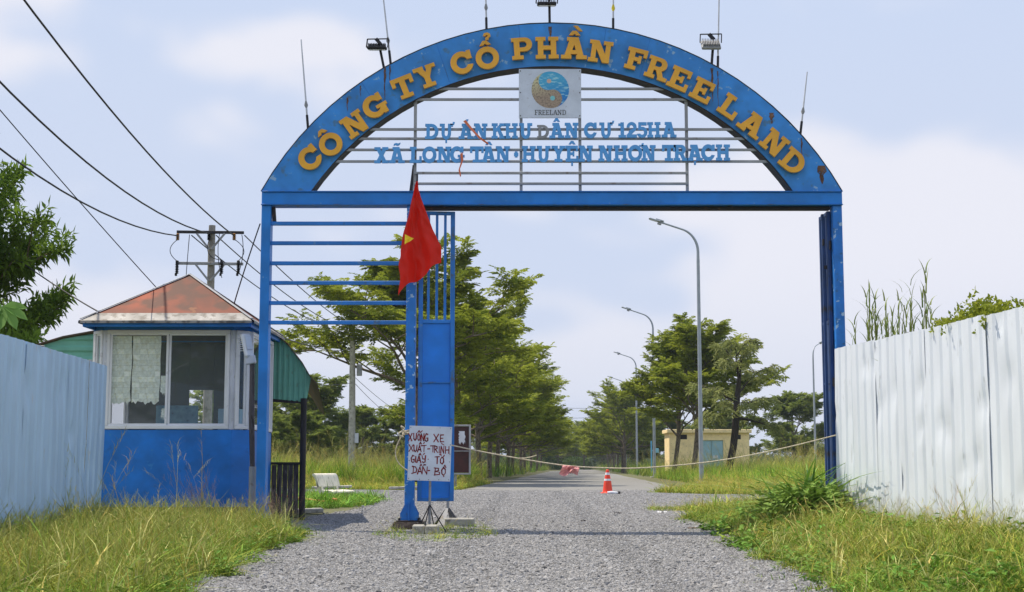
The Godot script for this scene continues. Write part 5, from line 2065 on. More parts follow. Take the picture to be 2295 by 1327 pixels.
	for x in [-0.42, 0.42]:
		s = Shape.new()
		s.box(Vector3(x, 0.14, 0.2), Vector3(0.1, 0.285, 0.34), 0.01)
		s.box(Vector3(x, 0.3, -0.0), Vector3(0.1, 0.3, 0.1), 0.01, Basis(Vector3.RIGHT, -0.2))
		obj(s, "leg", M.cast_stone, o)

	# odds and ends
	o = thing("orange_strap_pole", Vector3(-4.55, 0.12, -31.5), "long thin orange pole lying in the grass by the bench", "pole")
	s = Shape.new()
	s.tube(PackedVector3Array([Vector3(-1.0, 0.16, 0), Vector3(0.62, -0.06, 0.3)]), [0.026], 7)
	obj(s, "shaft", M.orange_ribbon, o)
	s = Shape.new()
	s.tube(PackedVector3Array([Vector3(0.55, -0.07, 0.26), Vector3(0.68, 0.02, 0.34), Vector3(0.74, 0.0, 0.36)]), [0.035], 7)
	obj(s, "hook", M.orange_ribbon, o)
	for e in [[-3.75, -25.6, 0.75, 0.5, 0.2, "broken pale concrete slab lying beside the shelter post"], [-5.9, -47.0, 1.3, 0.7, 0.1, "pale concrete slab in the grass behind the bench"], [-3.5, -46.4, 0.9, 0.4, -0.2, "small pale concrete slab right of the bench"]]:
		s = Shape.new()
		s.box(Vector3.ZERO, Vector3(e[2], 0.08, e[3]), 0.015, Basis(Vector3.UP, e[4]) * Basis(Vector3.BACK, 0.03))
		var m := obj(s, "concrete_slab", M.concrete)
		m.position = Vector3(e[0], lie(e[0], e[1]) + (0.05 if e[1] > -30 else 0.16), e[1])
		tag(m, e[5], "concrete slab")
	for e in [[2.74, -26.3, "crumpled white paper scrap on the gravel", M.white, 0.14], [1.9, -25.8, "dark flattened scrap on the gravel", M.dark_steel, 0.1], [2.45, -19.6, "reddish brown dead leaf scrap near the grass edge", M.brown_sheet, 0.09], [1.1, -22.2, "small black scrap on the gravel", M.black, 0.06]]:
		s = Shape.new()
		p = PackedVector3Array()
		for j in 5:
			for i in 6:
				p.append(Vector3((i / 5.0 - 0.5) * e[4] * 1.3, 0.015 + 0.02 * sin(i * 1.9 + j * 2.3 + e[0]), (0.5 - j / 4.0) * e[4] * 1.1))
		var low := PackedVector3Array()
		for j in range(4, -1, -1):
			for i in 6:
				low.append(p[j * 6 + i])
		s.sheet(p if (p[6] - p[0]).cross(p[1] - p[0]).y < 0 else low, 6, 5)
		var m := obj(s, "litter", e[3])
		m.position = Vector3(e[0], 0.0, e[1])
		tag(m, e[2], "litter")


func loop_path(c: Vector3, rx: float, rz: float) -> PackedVector3Array:
	var p := PackedVector3Array()
	for i in 21:
		var a := TAU * i / 20
		p.append(c + Vector3(cos(a) * rx, 0.015 * sin(a * 2.0), sin(a) * rz))
	return p


# ---- trees -------------------------------------------------------------------------------

func spray_mesh(pairs: int, long: float, leaf: float, wide: float, droop: float, seed_: int) -> ArrayMesh:
	# a compound leaf spray along +x: leaflets in pairs, each folded along its middle
	var r := RandomNumberGenerator.new()
	r.seed = seed_
	var s := Shape.new()
	for k in pairs:
		var t := (k + 0.6) / pairs
		for side in [-1.0, 1.0]:
			var root := Vector3(long * t, -droop * t * t * long, 0)
			var a: float = r.randf_range(0.7, 1.15) * side
			var d := Vector3(cos(a), r.randf_range(-0.35, 0.2), sin(a)).normalized()
			leaflet(s, root, d, leaf * r.randf_range(0.75, 1.15) * (1.0 - 0.25 * t), wide * r.randf_range(0.8, 1.2), r.randf_range(-0.5, 0.5))
	leaflet(s, Vector3(long * 0.92, -droop * long * 0.85, 0), Vector3(1, -0.2, 0).normalized(), leaf, wide, 0.0)
	return s.mesh()


func leaflet(s: Shape, root: Vector3, d: Vector3, long: float, wide: float, roll: float) -> void:
	var side := d.cross(Vector3.UP).normalized().rotated(d, roll)
	var up := side.cross(d).normalized()
	var tip := root + d * long - up * long * 0.12
	var mid := root + d * long * 0.45
	var v := 0.85 + 0.3 * absf(roll)
	s.tint = Color(v, v, v)
	s.tri(root, mid - side * wide * 0.5 + up * wide * 0.14, tip)
	s.tri(root, tip, mid + side * wide * 0.5 + up * wide * 0.14)
	s.tint = Color.WHITE


func grow_tree(called: String, cfg: Dictionary) -> Node3D:
	var r := RandomNumberGenerator.new()
	r.seed = cfg.seed
	var o := thing(called, Vector3.ZERO, "", "")
	var s := Shape.new()
	var where := []
	var tints := []
	var h: float = cfg.h
	var fork: float = cfg.fork
	var rad: float = cfg.r
	# trunk with a lean and a bend
	var lean := Vector3(cfg.lean, 0, cfg.get("lean_z", 0.0))
	var trunk := PackedVector3Array()
	var tr := []
	var reach: float = cfg.get("leader", 0.75)
	for i in 9:
		var t := i / 8.0
		var y := t * (fork + (h - fork) * reach)
		trunk.append(lean * (t + 0.35 * t * (1.0 - t)) + Vector3(0.12 * sin(t * 5.0 + r.randf()), y - 0.1, 0.1 * cos(t * 4.0)))
		var w := 1.0 if y < fork else lerpf(1.0, 0.18, (y - fork) / maxf((h - fork) * reach, 0.01))
		tr.append(cfg.thick * w * (1.35 if i == 0 else 1.0))
	s.tube(trunk, tr, 10)
	var limbs: int = cfg.limbs
	for k in limbs:
		var q := (k + 0.5) / limbs
		var az := k * 2.4 + r.randf_range(-0.3, 0.3)
		var el := deg_to_rad(lerpf(cfg.get("low", 8.0), cfg.get("high", 72.0), pow(q, 1.1)) + r.randf_range(-6, 6))
		var y0 := lerpf(fork * 0.9, fork + (h - fork) * reach * 0.85, q * q)
		var t0 := clampf((y0 + 0.1) / (fork + (h - fork) * reach), 0, 1) * 8.0
		var i0 := mini(int(t0), 7)
		var from := trunk[i0].lerp(trunk[i0 + 1], t0 - i0)
		var up := h - from.y
		var long := 1.0 / sqrt(pow(cos(el) / rad, 2) + pow(sin(el) / up, 2)) * r.randf_range(0.82, 1.08)
		var d := Vector3(cos(az) * cos(el), sin(el), sin(az) * cos(el))
		limb(s, r, from, d, long, cfg.thick * lerpf(0.5, 0.28, q), 0, cfg, where, tints)
	obj(s, "trunk", cfg.bark, o)
	many("crown", cfg.spray, M.leaf, where, tints, o)
	return o


func limb(s: Shape, r: RandomNumberGenerator, from: Vector3, d: Vector3, long: float, thick: float, level: int, cfg: Dictionary, where: Array, tints: Array) -> void:
	var n := 6 if level == 0 else 4
	var p := PackedVector3Array([from])
	var at := from
	var flat: float = cfg.get("flat", 0.5)
	for i in n - 1:
		var t := (i + 1.0) / (n - 1)
		var dd := d
		# first steeper than its aim, flattening outwards
		dd.y += (0.45 - t * 0.9) * flat * (1.0 if level == 0 else 0.35)
		dd += Vector3(r.randf_range(-1, 1), r.randf_range(-0.6, 0.6), r.randf_range(-1, 1)) * 0.16
		at += dd.normalized() * long / (n - 1)
		p.append(at)
	if level < 2 or cfg.get("twigs", false):
		s.tube(p, [thick, thick * 0.8, thick * 0.62, thick * 0.45, thick * 0.3, thick * 0.2], [7, 5, 3][level], false)
	if level < 2:
		var kids: int = [cfg.get("kids", 7), cfg.get("sub", 6)][level]
		for k in kids:
			var t := lerpf(0.3 if level == 0 else 0.2, 1.0, (k + r.randf() * 0.7) / kids)
			var f := minf(t, 0.999) * (n - 1)
			var i := int(f)
			var pt := p[i].lerp(p[i + 1], f - i)
			var dir := (p[i + 1] - p[i]).normalized()
			var side := dir.cross(Vector3.UP).normalized() * (1.0 if k % 2 else -1.0)
			var open := r.randf_range(0.5, 1.2)
			var nd := (dir * cos(open) + side * sin(open)).normalized()
			nd.y = nd.y * 0.75 + r.randf_range(-0.35, 0.6) + cfg.get("rise", 0.05)
			limb(s, r, pt, nd.normalized(), long * r.randf_range(0.34, 0.52) * (1.15 - 0.35 * t), thick * 0.45, level + 1, cfg, where, tints)
		return
	var c0: Color = cfg.dark
	var c1: Color = cfg.light
	var mood := r.randf()
	var count: int = cfg.get("sprays", 8)
	for k in count:
		var t := (k + 0.5) / count
		var f := t * (n - 1) * 0.999
		var i := int(f)
		var pt := p[i].lerp(p[i + 1], f - i)
		var dir := (p[i + 1] - p[i]).normalized()
		var side := dir.cross(Vector3.UP).normalized() * (1.0 if k % 2 else -1.0)
		var x: Vector3 = (dir * r.randf_range(0.4, 1.0) + side * r.randf_range(0.5, 1.2) + Vector3.UP * (r.randf_range(-0.35, 0.3) - cfg.get("hang", 0.0))).normalized()
		var y: Vector3 = (Vector3.UP + Vector3(r.randf_range(-1, 1), 0, r.randf_range(-1, 1)) * cfg.get("jitter", 0.8))
		y = (y - x * y.dot(x)).normalized()
		var z: Vector3 = x.cross(y)
		var size: float = cfg.get("size", 1.0) * r.randf_range(0.75, 1.25)
		where.append(Transform3D(Basis(x * size, y * size, z * size), pt))
		tints.append(c0.lerp(c1, clampf(mood * 0.65 + r.randf() * 0.5, 0, 1)))


func trees() -> void:
	var spray := spray_mesh(6, 0.46, 0.19, 0.095, 0.18, 4)
	var dark := Color(0.11, 0.165, 0.016)
	var light := Color(0.4, 0.45, 0.05)
	var base := {"h": 11.3, "fork": 3.2, "r": 5.9, "lean": 0.5, "thick": 0.2, "limbs": 13, "bark": M.bark, "spray": spray, "dark": dark, "light": light, "seed": 1, "sprays": 9, "kids": 8, "sub": 7, "rise": 0.16, "low": 8.0, "high": 80.0, "flat": 0.3}
	var kinds := []
	for e in [{}, {"seed": 2, "h": 11.8, "r": 5.2, "lean": -0.3, "fork": 3.4}, {"seed": 3, "h": 10.8, "r": 5.4, "lean": 0.2, "fork": 3.0}, {"seed": 4, "h": 9.8, "r": 4.3, "lean": 1.0, "fork": 3.4, "thick": 0.17, "low": 36.0, "limbs": 10}, {"seed": 6, "h": 10.2, "r": 6.6, "fork": 4.9, "lean": -0.6, "low": 18.0, "high": 70.0}]:
		var cfg := base.duplicate()
		cfg.merge(e, true)
		kinds.append(grow_tree("avenue_tree", cfg))
	var cfg4 := base.duplicate()
	cfg4.merge({"seed": 9, "h": 6.6, "r": 4.0, "fork": 1.5, "thick": 0.15, "limbs": 9, "low": 6.0, "sprays": 9, "dark": Color(0.09, 0.145, 0.026), "light": Color(0.3, 0.36, 0.07)}, true)
	kinds.append(grow_tree("field_tree", cfg4))

	# left row, right row: kind, distance, offset from the road's middle, scale, turn
	var spots := []
	var nth := ["first", "second", "third", "fourth", "fifth", "sixth", "seventh", "eighth", "ninth", "tenth", "eleventh", "twelfth"]
	var left := [[4, 64, -7.1, 0.98, 5.4], [1, 78, -6.3, 0.86, 0.4], [2, 91, -6.2, 0.92, 1.9], [1, 103, -6.2, 0.86, 3.0], [0, 115, -6.3, 0.88, 5.0], [2, 128, -6.2, 0.92, 0.3], [1, 142, -6.2, 0.84, 4.2], [0, 158, -6.2, 0.88, 1.2], [2, 176, -6.2, 0.88, 3.3], [1, 196, -6.2, 0.88, 2.2], [0, 222, -6.2, 0.88, 0.7], [2, 252, -6.2, 0.88, 5.4]]
	for k in left.size():
		spots.append([left[k], "%s roadside tree from the gate in the left row" % nth[k], "trees in the left roadside row"])
	var right := [[3, 85, 6.75, 0.9, 0.2], [3, 95, 6.4, 0.88, -0.7], [1, 160, 5.4, 0.84, 2.0], [2, 174, 5.8, 0.84, 4.0], [0, 188, 6.0, 0.82, 1.0], [1, 204, 6.0, 0.84, 5.0], [2, 222, 6.0, 0.85, 3.0], [0, 244, 6.0, 0.85, 2.0], [1, 268, 6.0, 0.85, 0.0]]
	for k in right.size():
		spots.append([right[k], "%s leafy roadside tree from the gate in the right row" % nth[k], "trees in the right roadside row"])
	for e in [[5, 140, 21.0, 1.15, 0.5, "round dense tree standing alone beside the lone street lamp"], [5, 165, 17.5, 1.0, 2.0, "tree behind the right end of the cream house"], [5, 172, 11.5, 1.05, 3.0, "tree behind the left end of the cream house"],
			[5, 108, -20.8, 1.12, 1.2, "taller dark tree rising behind the green shelter"], [5, 126, -22.8, 1.0, 4.0, "tree just right of the green shelter behind the tall grass"], [5, 136, -20.0, 0.92, 2.5, "low tree left of the second utility pole"], [5, 132, -16.6, 0.84, 0.3, "low tree right behind the second utility pole"],
			[5, 142, -14.6, 0.9, 5.2, "low tree halfway between the second utility pole and gate post"], [5, 128, -11.6, 0.8, 3.6, "low tree just left of the middle gate post"], [5, 84, -20.6, 0.85, 1.7, "shrubby tree seen through the open shelter"], [5, 92, -17.5, 0.62, 2.7, "shrubby tree right of the shelter post"],
			[5, 118, -27.5, 1.0, 0.9, "tree seen above the low plank wall of the shelter"]]:
		spots.append([e, e[5], "trees beyond the fields"])
	for k in 9:
		spots.append([[k % 3, 285 + (k * 37) % 60, -9.0 + k * 2.7 + (k % 2) * 3.0, 0.78 + 0.1 * (k % 3), k * 1.3], "small far tree closing the view at the end of the road", "trees at the end of the road"])
	for k in 30:
		var d := 360.0 + (k * 53) % 90
		spots.append([[[5, 1, 5, 2][k % 4], d, -110.0 + k * 7.2 + (k % 3) * 2.0, 0.95 + 0.12 * (k % 3), k * 1.9], "far tree in the hazy line along the horizon", "far trees along the horizon"])
	for k in 4:
		spots.append([[k % 3, -24 - k * 5, -9.0 - k * 5.0, 1.0, k * 2.0], "tree behind the viewer, seen only mirrored in the booth window" if k == 0 else ["", "second tree mirrored in the booth window, further left", "third tree mirrored in the booth window", "fourth tree mirrored in the booth window"][k], "trees mirrored in the booth glass"])
	var first := {}
	for e in spots:
		var a: Array = e[0]
		var t: Node3D = kinds[a[0]]
		if first.has(a[0]):
			t = t.duplicate()
			t.name = numbered("avenue_tree" if a[0] < 5 else "field_tree")
			add_child(t)
		first[a[0]] = true
		var x: float = 0.0447 * a[1] + a[2]
		t.position = Vector3(x, lie(x, -a[1]) - 0.05, -a[1])
		t.rotation.y = a[4]
		t.scale = Vector3.ONE * a[3]
		tag(t, e[1], "tree", e[2])

	# the dark leaning trunk with drooping leaves, nearest on the right
	var hang := spray_mesh(5, 0.42, 0.3, 0.1, 0.75, 12)
	var d := grow_tree("drooping_tree", {"h": 7.6, "fork": 3.6, "r": 2.2, "lean": 1.2, "thick": 0.19, "limbs": 9, "kids": 4, "sub": 3, "sprays": 4, "bark": M.bark_dark, "spray": hang, "dark": Color(0.13, 0.17, 0.05), "light": Color(0.4, 0.43, 0.15), "seed": 15, "hang": 0.45, "leader": 0.88, "low": -10.0, "twigs": true})
	d.position = Vector3(11.1, 0.1, -75)
	tag(d, "tree with a dark leaning trunk and sparse drooping leaves", "tree")

	# glossy tree behind the left fence
	var rosette := Shape.new()
	var r := RandomNumberGenerator.new()
	r.seed = 3
	for k in 9:
		var a := k * 2.4
		var el := r.randf_range(-0.3, 0.9)
		leaflet(rosette, Vector3(0.02 * k, 0, 0), Vector3(0.55 + 0.3 * sin(el), cos(a) * cos(el), sin(a) * cos(el)).normalized(), r.randf_range(0.12, 0.19), 0.05, r.randf_range(-0.8, 0.8))
	var g := grow_tree("glossy_tree", {"h": 6.1, "fork": 1.6, "r": 2.3, "lean": 0.2, "thick": 0.12, "limbs": 14, "kids": 8, "sub": 6, "sprays": 5, "bark": M.bark, "spray": rosette.mesh(), "dark": Color(0.05, 0.1, 0.016), "light": Color(0.2, 0.32, 0.04), "seed": 24, "rise": 0.25, "low": -5.0, "flat": 0.1, "size": 1.15})
	g.position = Vector3(-10.75, 0.1, -25.5)
	g.scale = Vector3(1.04, 1.16, 1.04)
	tag(g, "glossy dark leafed tree behind the pale blue fence", "tree")


# ---- plants and grass -----------------------------------------------------------------------

func blade(s: Shape, root: Vector3, az: float, high: float, arch: float, wide: float, c: Color, steps := 3) -> void:
	# one grass blade: rises, then bows over towards az
	var out := Vector3(cos(az), 0, sin(az))
	var side := Vector3(-sin(az), 0, cos(az))
	var last := root
	var lw := wide * 0.5
	s.tint = c
	for k in steps:
		var t := (k + 1.0) / steps
		var p := root + out * (arch * t * t * high) + Vector3(0, high * (t - 0.35 * arch * t * t), 0)
		var w := wide * 0.5 * (1.0 - t * t)
		if k == steps - 1:
			s.tri(last - side * lw, last + side * lw, p)
		else:
			s.quad(last - side * lw, last + side * lw, p + side * w, p - side * w)
		last = p
		lw = w
	s.tint = Color.WHITE


func tuft(n: int, high: float, spread: float, wide: float, arch: float, colors: Array, seed_: int, heads := 0, head_color := Color(0.3, 0.2, 0.16)) -> ArrayMesh:
	var r := RandomNumberGenerator.new()
	r.seed = seed_
	var s := Shape.new()
	for k in n:
		var az := r.randf() * TAU
		var root := Vector3(r.randfn(0, spread), 0, r.randfn(0, spread))
		var c: Color = colors[r.randi() % colors.size()]
		blade(s, root, az, high * r.randf_range(0.45, 1.1), arch * r.randf_range(0.3, 1.3), wide * r.randf_range(0.7, 1.3), c * r.randf_range(0.6, 1.35))
	for k in heads:
		# a thin stalk that carries a loose seed head
		var az := r.randf() * TAU
		var root := Vector3(r.randfn(0, spread), 0, r.randfn(0, spread))
		var hh := high * r.randf_range(1.15, 1.6)
		var ar := r.randf_range(0.2, 0.5)
		blade(s, root, az, hh, ar, wide * 0.6, head_color, 3)
		for m in 9:
			var t := 0.72 + 0.28 * m / 9.0
			var p := root + Vector3(cos(az), 0, sin(az)) * (ar * t * t * hh) + Vector3(0, hh * (t - 0.35 * ar * t * t), 0)
			blade(s, p, az + r.randf_range(-2.2, 2.2), hh * 0.13, 0.7, wide * 0.45, head_color, 2)
	return s.mesh()


func weed_mesh(seed_: int) -> ArrayMesh:
	# a low weed: a few stems with small oval leaves
	var r := RandomNumberGenerator.new()
	r.seed = seed_ + 500
	var s := Shape.new()
	for k in 5:
		var az := r.randf() * TAU
		var top := Vector3(cos(az) * 0.08, r.randf_range(0.06, 0.17), sin(az) * 0.08)
		for j in 5:
			var t := (j + 1.0) / 5.0
			var q := top * t
			var an := az + j * 2.2
			leaflet(s, q, Vector3(cos(an), 0.35, sin(an)).normalized(), r.randf_range(0.04, 0.07), r.randf_range(0.022, 0.034), r.randf_range(-0.4, 0.4))
	for i in s.c.size():
		s.c[i] = s.c[i] * Color(0.2, 0.31, 0.06)
	return s.mesh()


func grass_patch(label: String, meshes: Array, spots: Array, tints: Array, called := "grass") -> void:
	# spots: transforms, dealt out over the tuft meshes; one object
	var o := thing(called, Vector3.ZERO, label, "grass")
	o.set_meta("kind", "stuff")
	for k in meshes.size():
		var w := []
		var t := []
		for i in range(k, spots.size(), meshes.size()):
			w.append(spots[i])
			t.append(tints[i])
		many("tufts", meshes[k], M.blade, w, t, o)


func sow(count: int, x0: float, x1: float, d0: float, d1: float, near: float, keep: Callable, size0: float, size1: float, warm: Color, cool: Color, near_ground := false) -> Array:
	var spots := []
	var tints := []
	for k in count:
		var d := lerpf(d0, d1, pow(rng.randf(), near))
		var x := lerpf(x0, x1, rng.randf())
		if not (keep as Callable).call(x, d):
			continue
		var patch := 0.5 + 0.5 * lumps.get_noise_2d(x * 6.0, d * 6.0)
		var close := lumps.get_noise_2d(x * 24.0 + 300.0, d * 24.0)
		if near_ground and rng.randf() > smoothstep(-0.45, 0.0, close) + 0.1:
			continue
		var size := lerpf(size0, size1, rng.randf()) * (0.7 + 0.45 * patch + 0.35 * close)
		var b := Basis.from_euler(Vector3(rng.randf_range(-0.38, 0.38), rng.randf() * TAU, rng.randf_range(-0.38, 0.38))).scaled(Vector3(1, rng.randf_range(0.8, 1.2), 1) * size)
		spots.append(Transform3D(b, Vector3(x, lie(x, -d) - 0.01, -d)))
		var c := cool.lerp(warm, clampf(patch * 0.7 + 0.25 * close + rng.randf_range(-0.3, 0.5), 0, 1))
		if rng.randf() < 0.12:
			c = c * Color(1.25, 1.0, 0.9)
		tints.append(c * rng.randf_range(0.65, 1.25))
	return [spots, tints]


func edge_l(d: float) -> float:
	return across(LEFT_EDGE, d) + 0.3 * lumps.get_noise_2d(d * 14.0, 5.0)


func edge_r(d: float) -> float:
	return across(RIGHT_EDGE, d) + 0.35 * lumps.get_noise_2d(d * 14.0, 55.0)


func grasses() -> void:
	var straw := Color(0.46, 0.42, 0.15)
	var olive := Color(0.32, 0.34, 0.065)
	var green := Color(0.15, 0.25, 0.04)
	var fresh := Color(0.22, 0.36, 0.055)
	var dry := [straw, olive, olive, green, Color(0.38, 0.37, 0.1)]
	var lush := [green, fresh, olive, Color(0.26, 0.37, 0.07)]
	var gold := [Color(0.42, 0.42, 0.1), olive, olive, fresh, straw]
	var pinkish := Color(0.34, 0.26, 0.17)
	var one := Color(1, 1, 1)

	# foreground, left: long, fine, tangled
	var fine := [tuft(12, 0.42, 0.06, 0.012, 1.5, gold, 1, 1, straw), tuft(12, 0.36, 0.07, 0.013, 1.9, gold, 2), tuft(15, 0.3, 0.07, 0.015, 1.5, [olive, green, fresh, fresh], 3), tuft(12, 0.52, 0.05, 0.01, 1.0, gold, 4, 1, straw)]
	var a := sow(22000, -5.6, -1.9, 8.2, 19.4, 1.0, func(x, d): return x < edge_l(d) + 0.12 and x > -5.35 and not (d > 18.6 and x > -3.3) and rng.randf() < smoothstep(-0.15, 0.6, edge_l(d) - x) * 0.9 + 0.05, 0.3, 0.72, Color(0.95, 0.94, 0.72), Color(0.55, 0.78, 0.52), true)
	grass_patch("long fine yellow-green grass in the left foreground under the booth", fine, a[0], a[1])
	# long bent stalks that stand out of the mass, dry and green
	var loose := [tuft(3, 0.5, 0.06, 0.013, 1.5, [Color(0.62, 0.56, 0.26), Color(0.55, 0.52, 0.2)], 13), tuft(3, 0.42, 0.06, 0.014, 1.9, [fresh, green, Color(0.6, 0.55, 0.24)], 14), tuft(4, 0.36, 0.07, 0.012, 1.3, [Color(0.64, 0.58, 0.3), olive], 15)]
	a = sow(1700, -5.3, -2.0, 8.4, 19.2, 1.0, func(x, d): return x < edge_l(d) - 0.05, 0.6, 1.15, Color(0.92, 0.9, 0.72), Color(0.68, 0.82, 0.6))
	grass_patch("long bent dry stalks lying over the grass on the left", loose, a[0], a[1])
	a = sow(1200, 2.2, 5.0, 8.4, 19.0, 1.0, func(x, d): return x > edge_r(d) + 0.1 and x < 4.0 + (18.1 - d) * 0.065, 0.4, 0.8, Color(1.1, 1.05, 0.9), Color(0.75, 0.9, 0.7))
	grass_patch("long bent dry stalks lying over the grass on the right", loose, a[0], a[1])
	# small broad leaved weeds among it
	var weed := [weed_mesh(1), weed_mesh(2), weed_mesh(3)]
	a = sow(900, -5.3, -2.0, 8.4, 19.0, 1.0, func(x, d): return x < edge_l(d) + 0.1, 0.7, 1.4, Color(1.0, 1.0, 0.9), Color(0.7, 0.9, 0.8))
	grass_patch("small broad leaved weeds among the grass on the left", weed, a[0], a[1], "weeds")
	a = sow(600, 2.0, 5.2, 8.4, 20.5, 1.0, func(x, d): return x > edge_r(d) - 0.1 and (d > 18.3 or x < 4.0 + (18.1 - d) * 0.065) and lumps.get_noise_2d(x * 12.0, d * 9.0 + 40.0) > -0.05, 0.8, 1.7, Color(1.0, 1.0, 0.9), Color(0.6, 0.9, 0.7))
	grass_patch("small broad leaved weeds among the grass below the white fence", weed, a[0], a[1], "weeds")
	# reddish seed grass by the booth corner
	var red := [tuft(6, 0.42, 0.06, 0.005, 0.5, [pinkish, olive], 7, 10, pinkish), tuft(6, 0.5, 0.08, 0.005, 0.6, [pinkish, straw], 8, 12, Color(0.34, 0.25, 0.18))]
	a = sow(25, -4.3, -2.9, 17.9, 19.3, 1.0, func(x, d): return x < -2.6, 0.7, 1.1, one, one)
	grass_patch("reddish feathery seed grass at the foot of the booth corner", red, a[0], a[1])
	# tall single stalks against the booth and the fence
	var stalks := [tuft(3, 0.75, 0.1, 0.009, 0.35, [straw, fresh], 11, 2, Color(0.42, 0.42, 0.16)), tuft(4, 0.6, 0.08, 0.012, 0.5, [fresh, green], 12, 1, straw)]
	a = sow(15, -5.3, -3.8, 14.0, 19.2, 0.6, func(x, d): return true, 0.7, 1.25, one, one)
	grass_patch("tall single grass stalks standing up in front of the booth wall", stalks, a[0], a[1])

	# foreground, right: shorter, lush and yellow in turn
	var short := [tuft(14, 0.2, 0.07, 0.011, 1.3, gold, 21), tuft(14, 0.17, 0.08, 0.013, 1.5, lush, 22), tuft(12, 0.28, 0.05, 0.009, 0.9, gold, 23, 1, straw), tuft(16, 0.14, 0.09, 0.015, 1.5, [green, fresh, olive], 24)]
	a = sow(26000, 1.8, 5.4, 8.2, 23.5, 0.9, func(x, d): return x > edge_r(d) - 0.12 and (d > 18.3 or x < 4.04 + (18.1 - d) * 0.065) and rng.randf() < smoothstep(-0.2, 0.8, x - edge_r(d)) * 0.95, 0.34, 0.85, Color(1.1, 1.02, 0.75), Color(0.55, 0.82, 0.55), true)
	grass_patch("short mixed grass bank in the right foreground below the white fence", short, a[0], a[1])
	# taller wisps along the white fence's foot
	a = sow(420, 3.3, 5.0, 9.0, 18.1, 1.0, func(x, d): return x > 3.68 + (18.1 - d) * 0.065 and x < 4.02 + (18.1 - d) * 0.065, 0.5, 0.9, one, Color(0.8, 1, 0.8))
	grass_patch("taller wisps of grass along the foot of the white fence", [fine[0], fine[3], red[0]], a[0], a[1])

	# beyond the gate, right: the bank that runs back to the verge
	a = sow(26000, 2.4, 13.0, 22.5, 56.0, 0.8, func(x, d): return x > edge_r(d) + 0.05 and not in_road(x - 0.2, -d) and rng.randf() < smoothstep(0.0, 0.9, x - edge_r(d)) * 0.85 + 0.15, 0.9, 1.6, Color(1.25, 1.12, 0.8), Color(0.9, 1.0, 0.75))
	grass_patch("yellowing low grass between the gravel and the right field", short, a[0], a[1])
	# tongue of grass in the gravel
	a = sow(1500, 2.6, 5.2, 25.5, 31.5, 1.0, func(x, d): return pow((x - 3.9 - 0.3 * (d - 28.4)) / 1.5, 2) + pow((d - 28.4) / 1.5, 2) < 1.0, 0.4, 0.8, one, one)
	grass_patch("thin tongue of low grass growing in the gravel", short, a[0], a[1])
	# left verge, bench patch
	a = sow(16000, -11.0, 0.4, 50.2, 70.0, 0.9, func(x, d): return not in_road(x + 0.3, -d) and x < 0.0447 * d - 3.7, 0.9, 1.7, Color(1.3, 1.15, 0.8), Color(0.95, 1.05, 0.75))
	grass_patch("yellowing low verge grass left of the road", short, a[0], a[1])
	a = sow(3600, -9.0, -2.8, 27.5, 41.5, 1.0, func(x, d): return x < edge_l(d) + 0.1 and pow((x + 4.9) / 2.1, 2) + pow((d - 34.3) / 6.6, 2) < 1.0, 0.7, 1.5, Color(0.9, 1.05, 0.7), Color(0.6, 0.85, 0.6))
	grass_patch("green grass growing round the concrete bench", [short[1], short[3], fine[2]], a[0], a[1])
	a = sow(700, -1.75, -0.1, 16.0, 20.6, 1.0, func(x, d): return pow((x + 0.95) / 0.78, 2) + pow((d - 18.4) / 2.2, 2) < 1.0 and lumps.get_noise_2d(x * 30.0, d * 30.0) > -0.1, 0.3, 0.62, Color(1.1, 1.1, 0.8), Color(0.8, 1, 0.7))
	grass_patch("small weeds round the foot of the middle gate post", short, a[0], a[1], "weeds")
	a = sow(900, -2.4, 2.6, 8.6, 18.0, 1.0, func(x, d): return rng.randf() < 0.9 * smoothstep(0.5, 0.0, minf(x - edge_l(d), edge_r(d) - x)) and in_gravel(x, -d), 0.25, 0.5, one, one)
	grass_patch("sparse small weeds along the edges of the gravel", [short[3], short[1]], a[0], a[1], "weeds")

	# the fields of tall grass
	var tall := [tuft(16, 1.25, 0.16, 0.022, 0.5, lush, 41), tuft(14, 1.4, 0.14, 0.02, 0.4, lush, 42, 2, Color(0.3, 0.27, 0.13)), tuft(18, 1.0, 0.2, 0.02, 0.7, dry, 43, 1, straw), tuft(16, 1.1, 0.18, 0.026, 0.6, [green, fresh], 44)]
	a = sow(15000, -26.0, -2.0, 55.0, 110.0, 1.5, func(x, d): return x < 0.0447 * d - 4.9 - smoothstep(64.0, 55.0, d) * 1.5, 0.55, 1.08, Color(1.5, 1.4, 0.9), Color(1.05, 1.3, 0.9))
	grass_patch("tall green grass filling the left field", tall, a[0], a[1])
	a = sow(17000, 6.0, 34.0, 37.0, 110.0, 1.4, func(x, d): return x > 0.0447 * d + 5.6 + smoothstep(74.0, 60.0, d) * 1.6 and x > 8.3, 0.52, 1.0, Color(1.5, 1.4, 0.9), Color(1.05, 1.35, 0.9))
	grass_patch("tall green grass filling the right field", tall, a[0], a[1])
	a = sow(9000, -60.0, 80.0, 110.0, 420.0, 1.3, func(x, d): return absf(x - 0.0447 * d) > 5.2, 0.9, 1.6, Color(1.1, 1.05, 0.8), Color(0.8, 1.0, 0.75))
	grass_patch("far tall grass reaching back to the tree line", tall, a[0], a[1])

	# undergrowth that closes the view far off
	var wh := []
	var ti := []
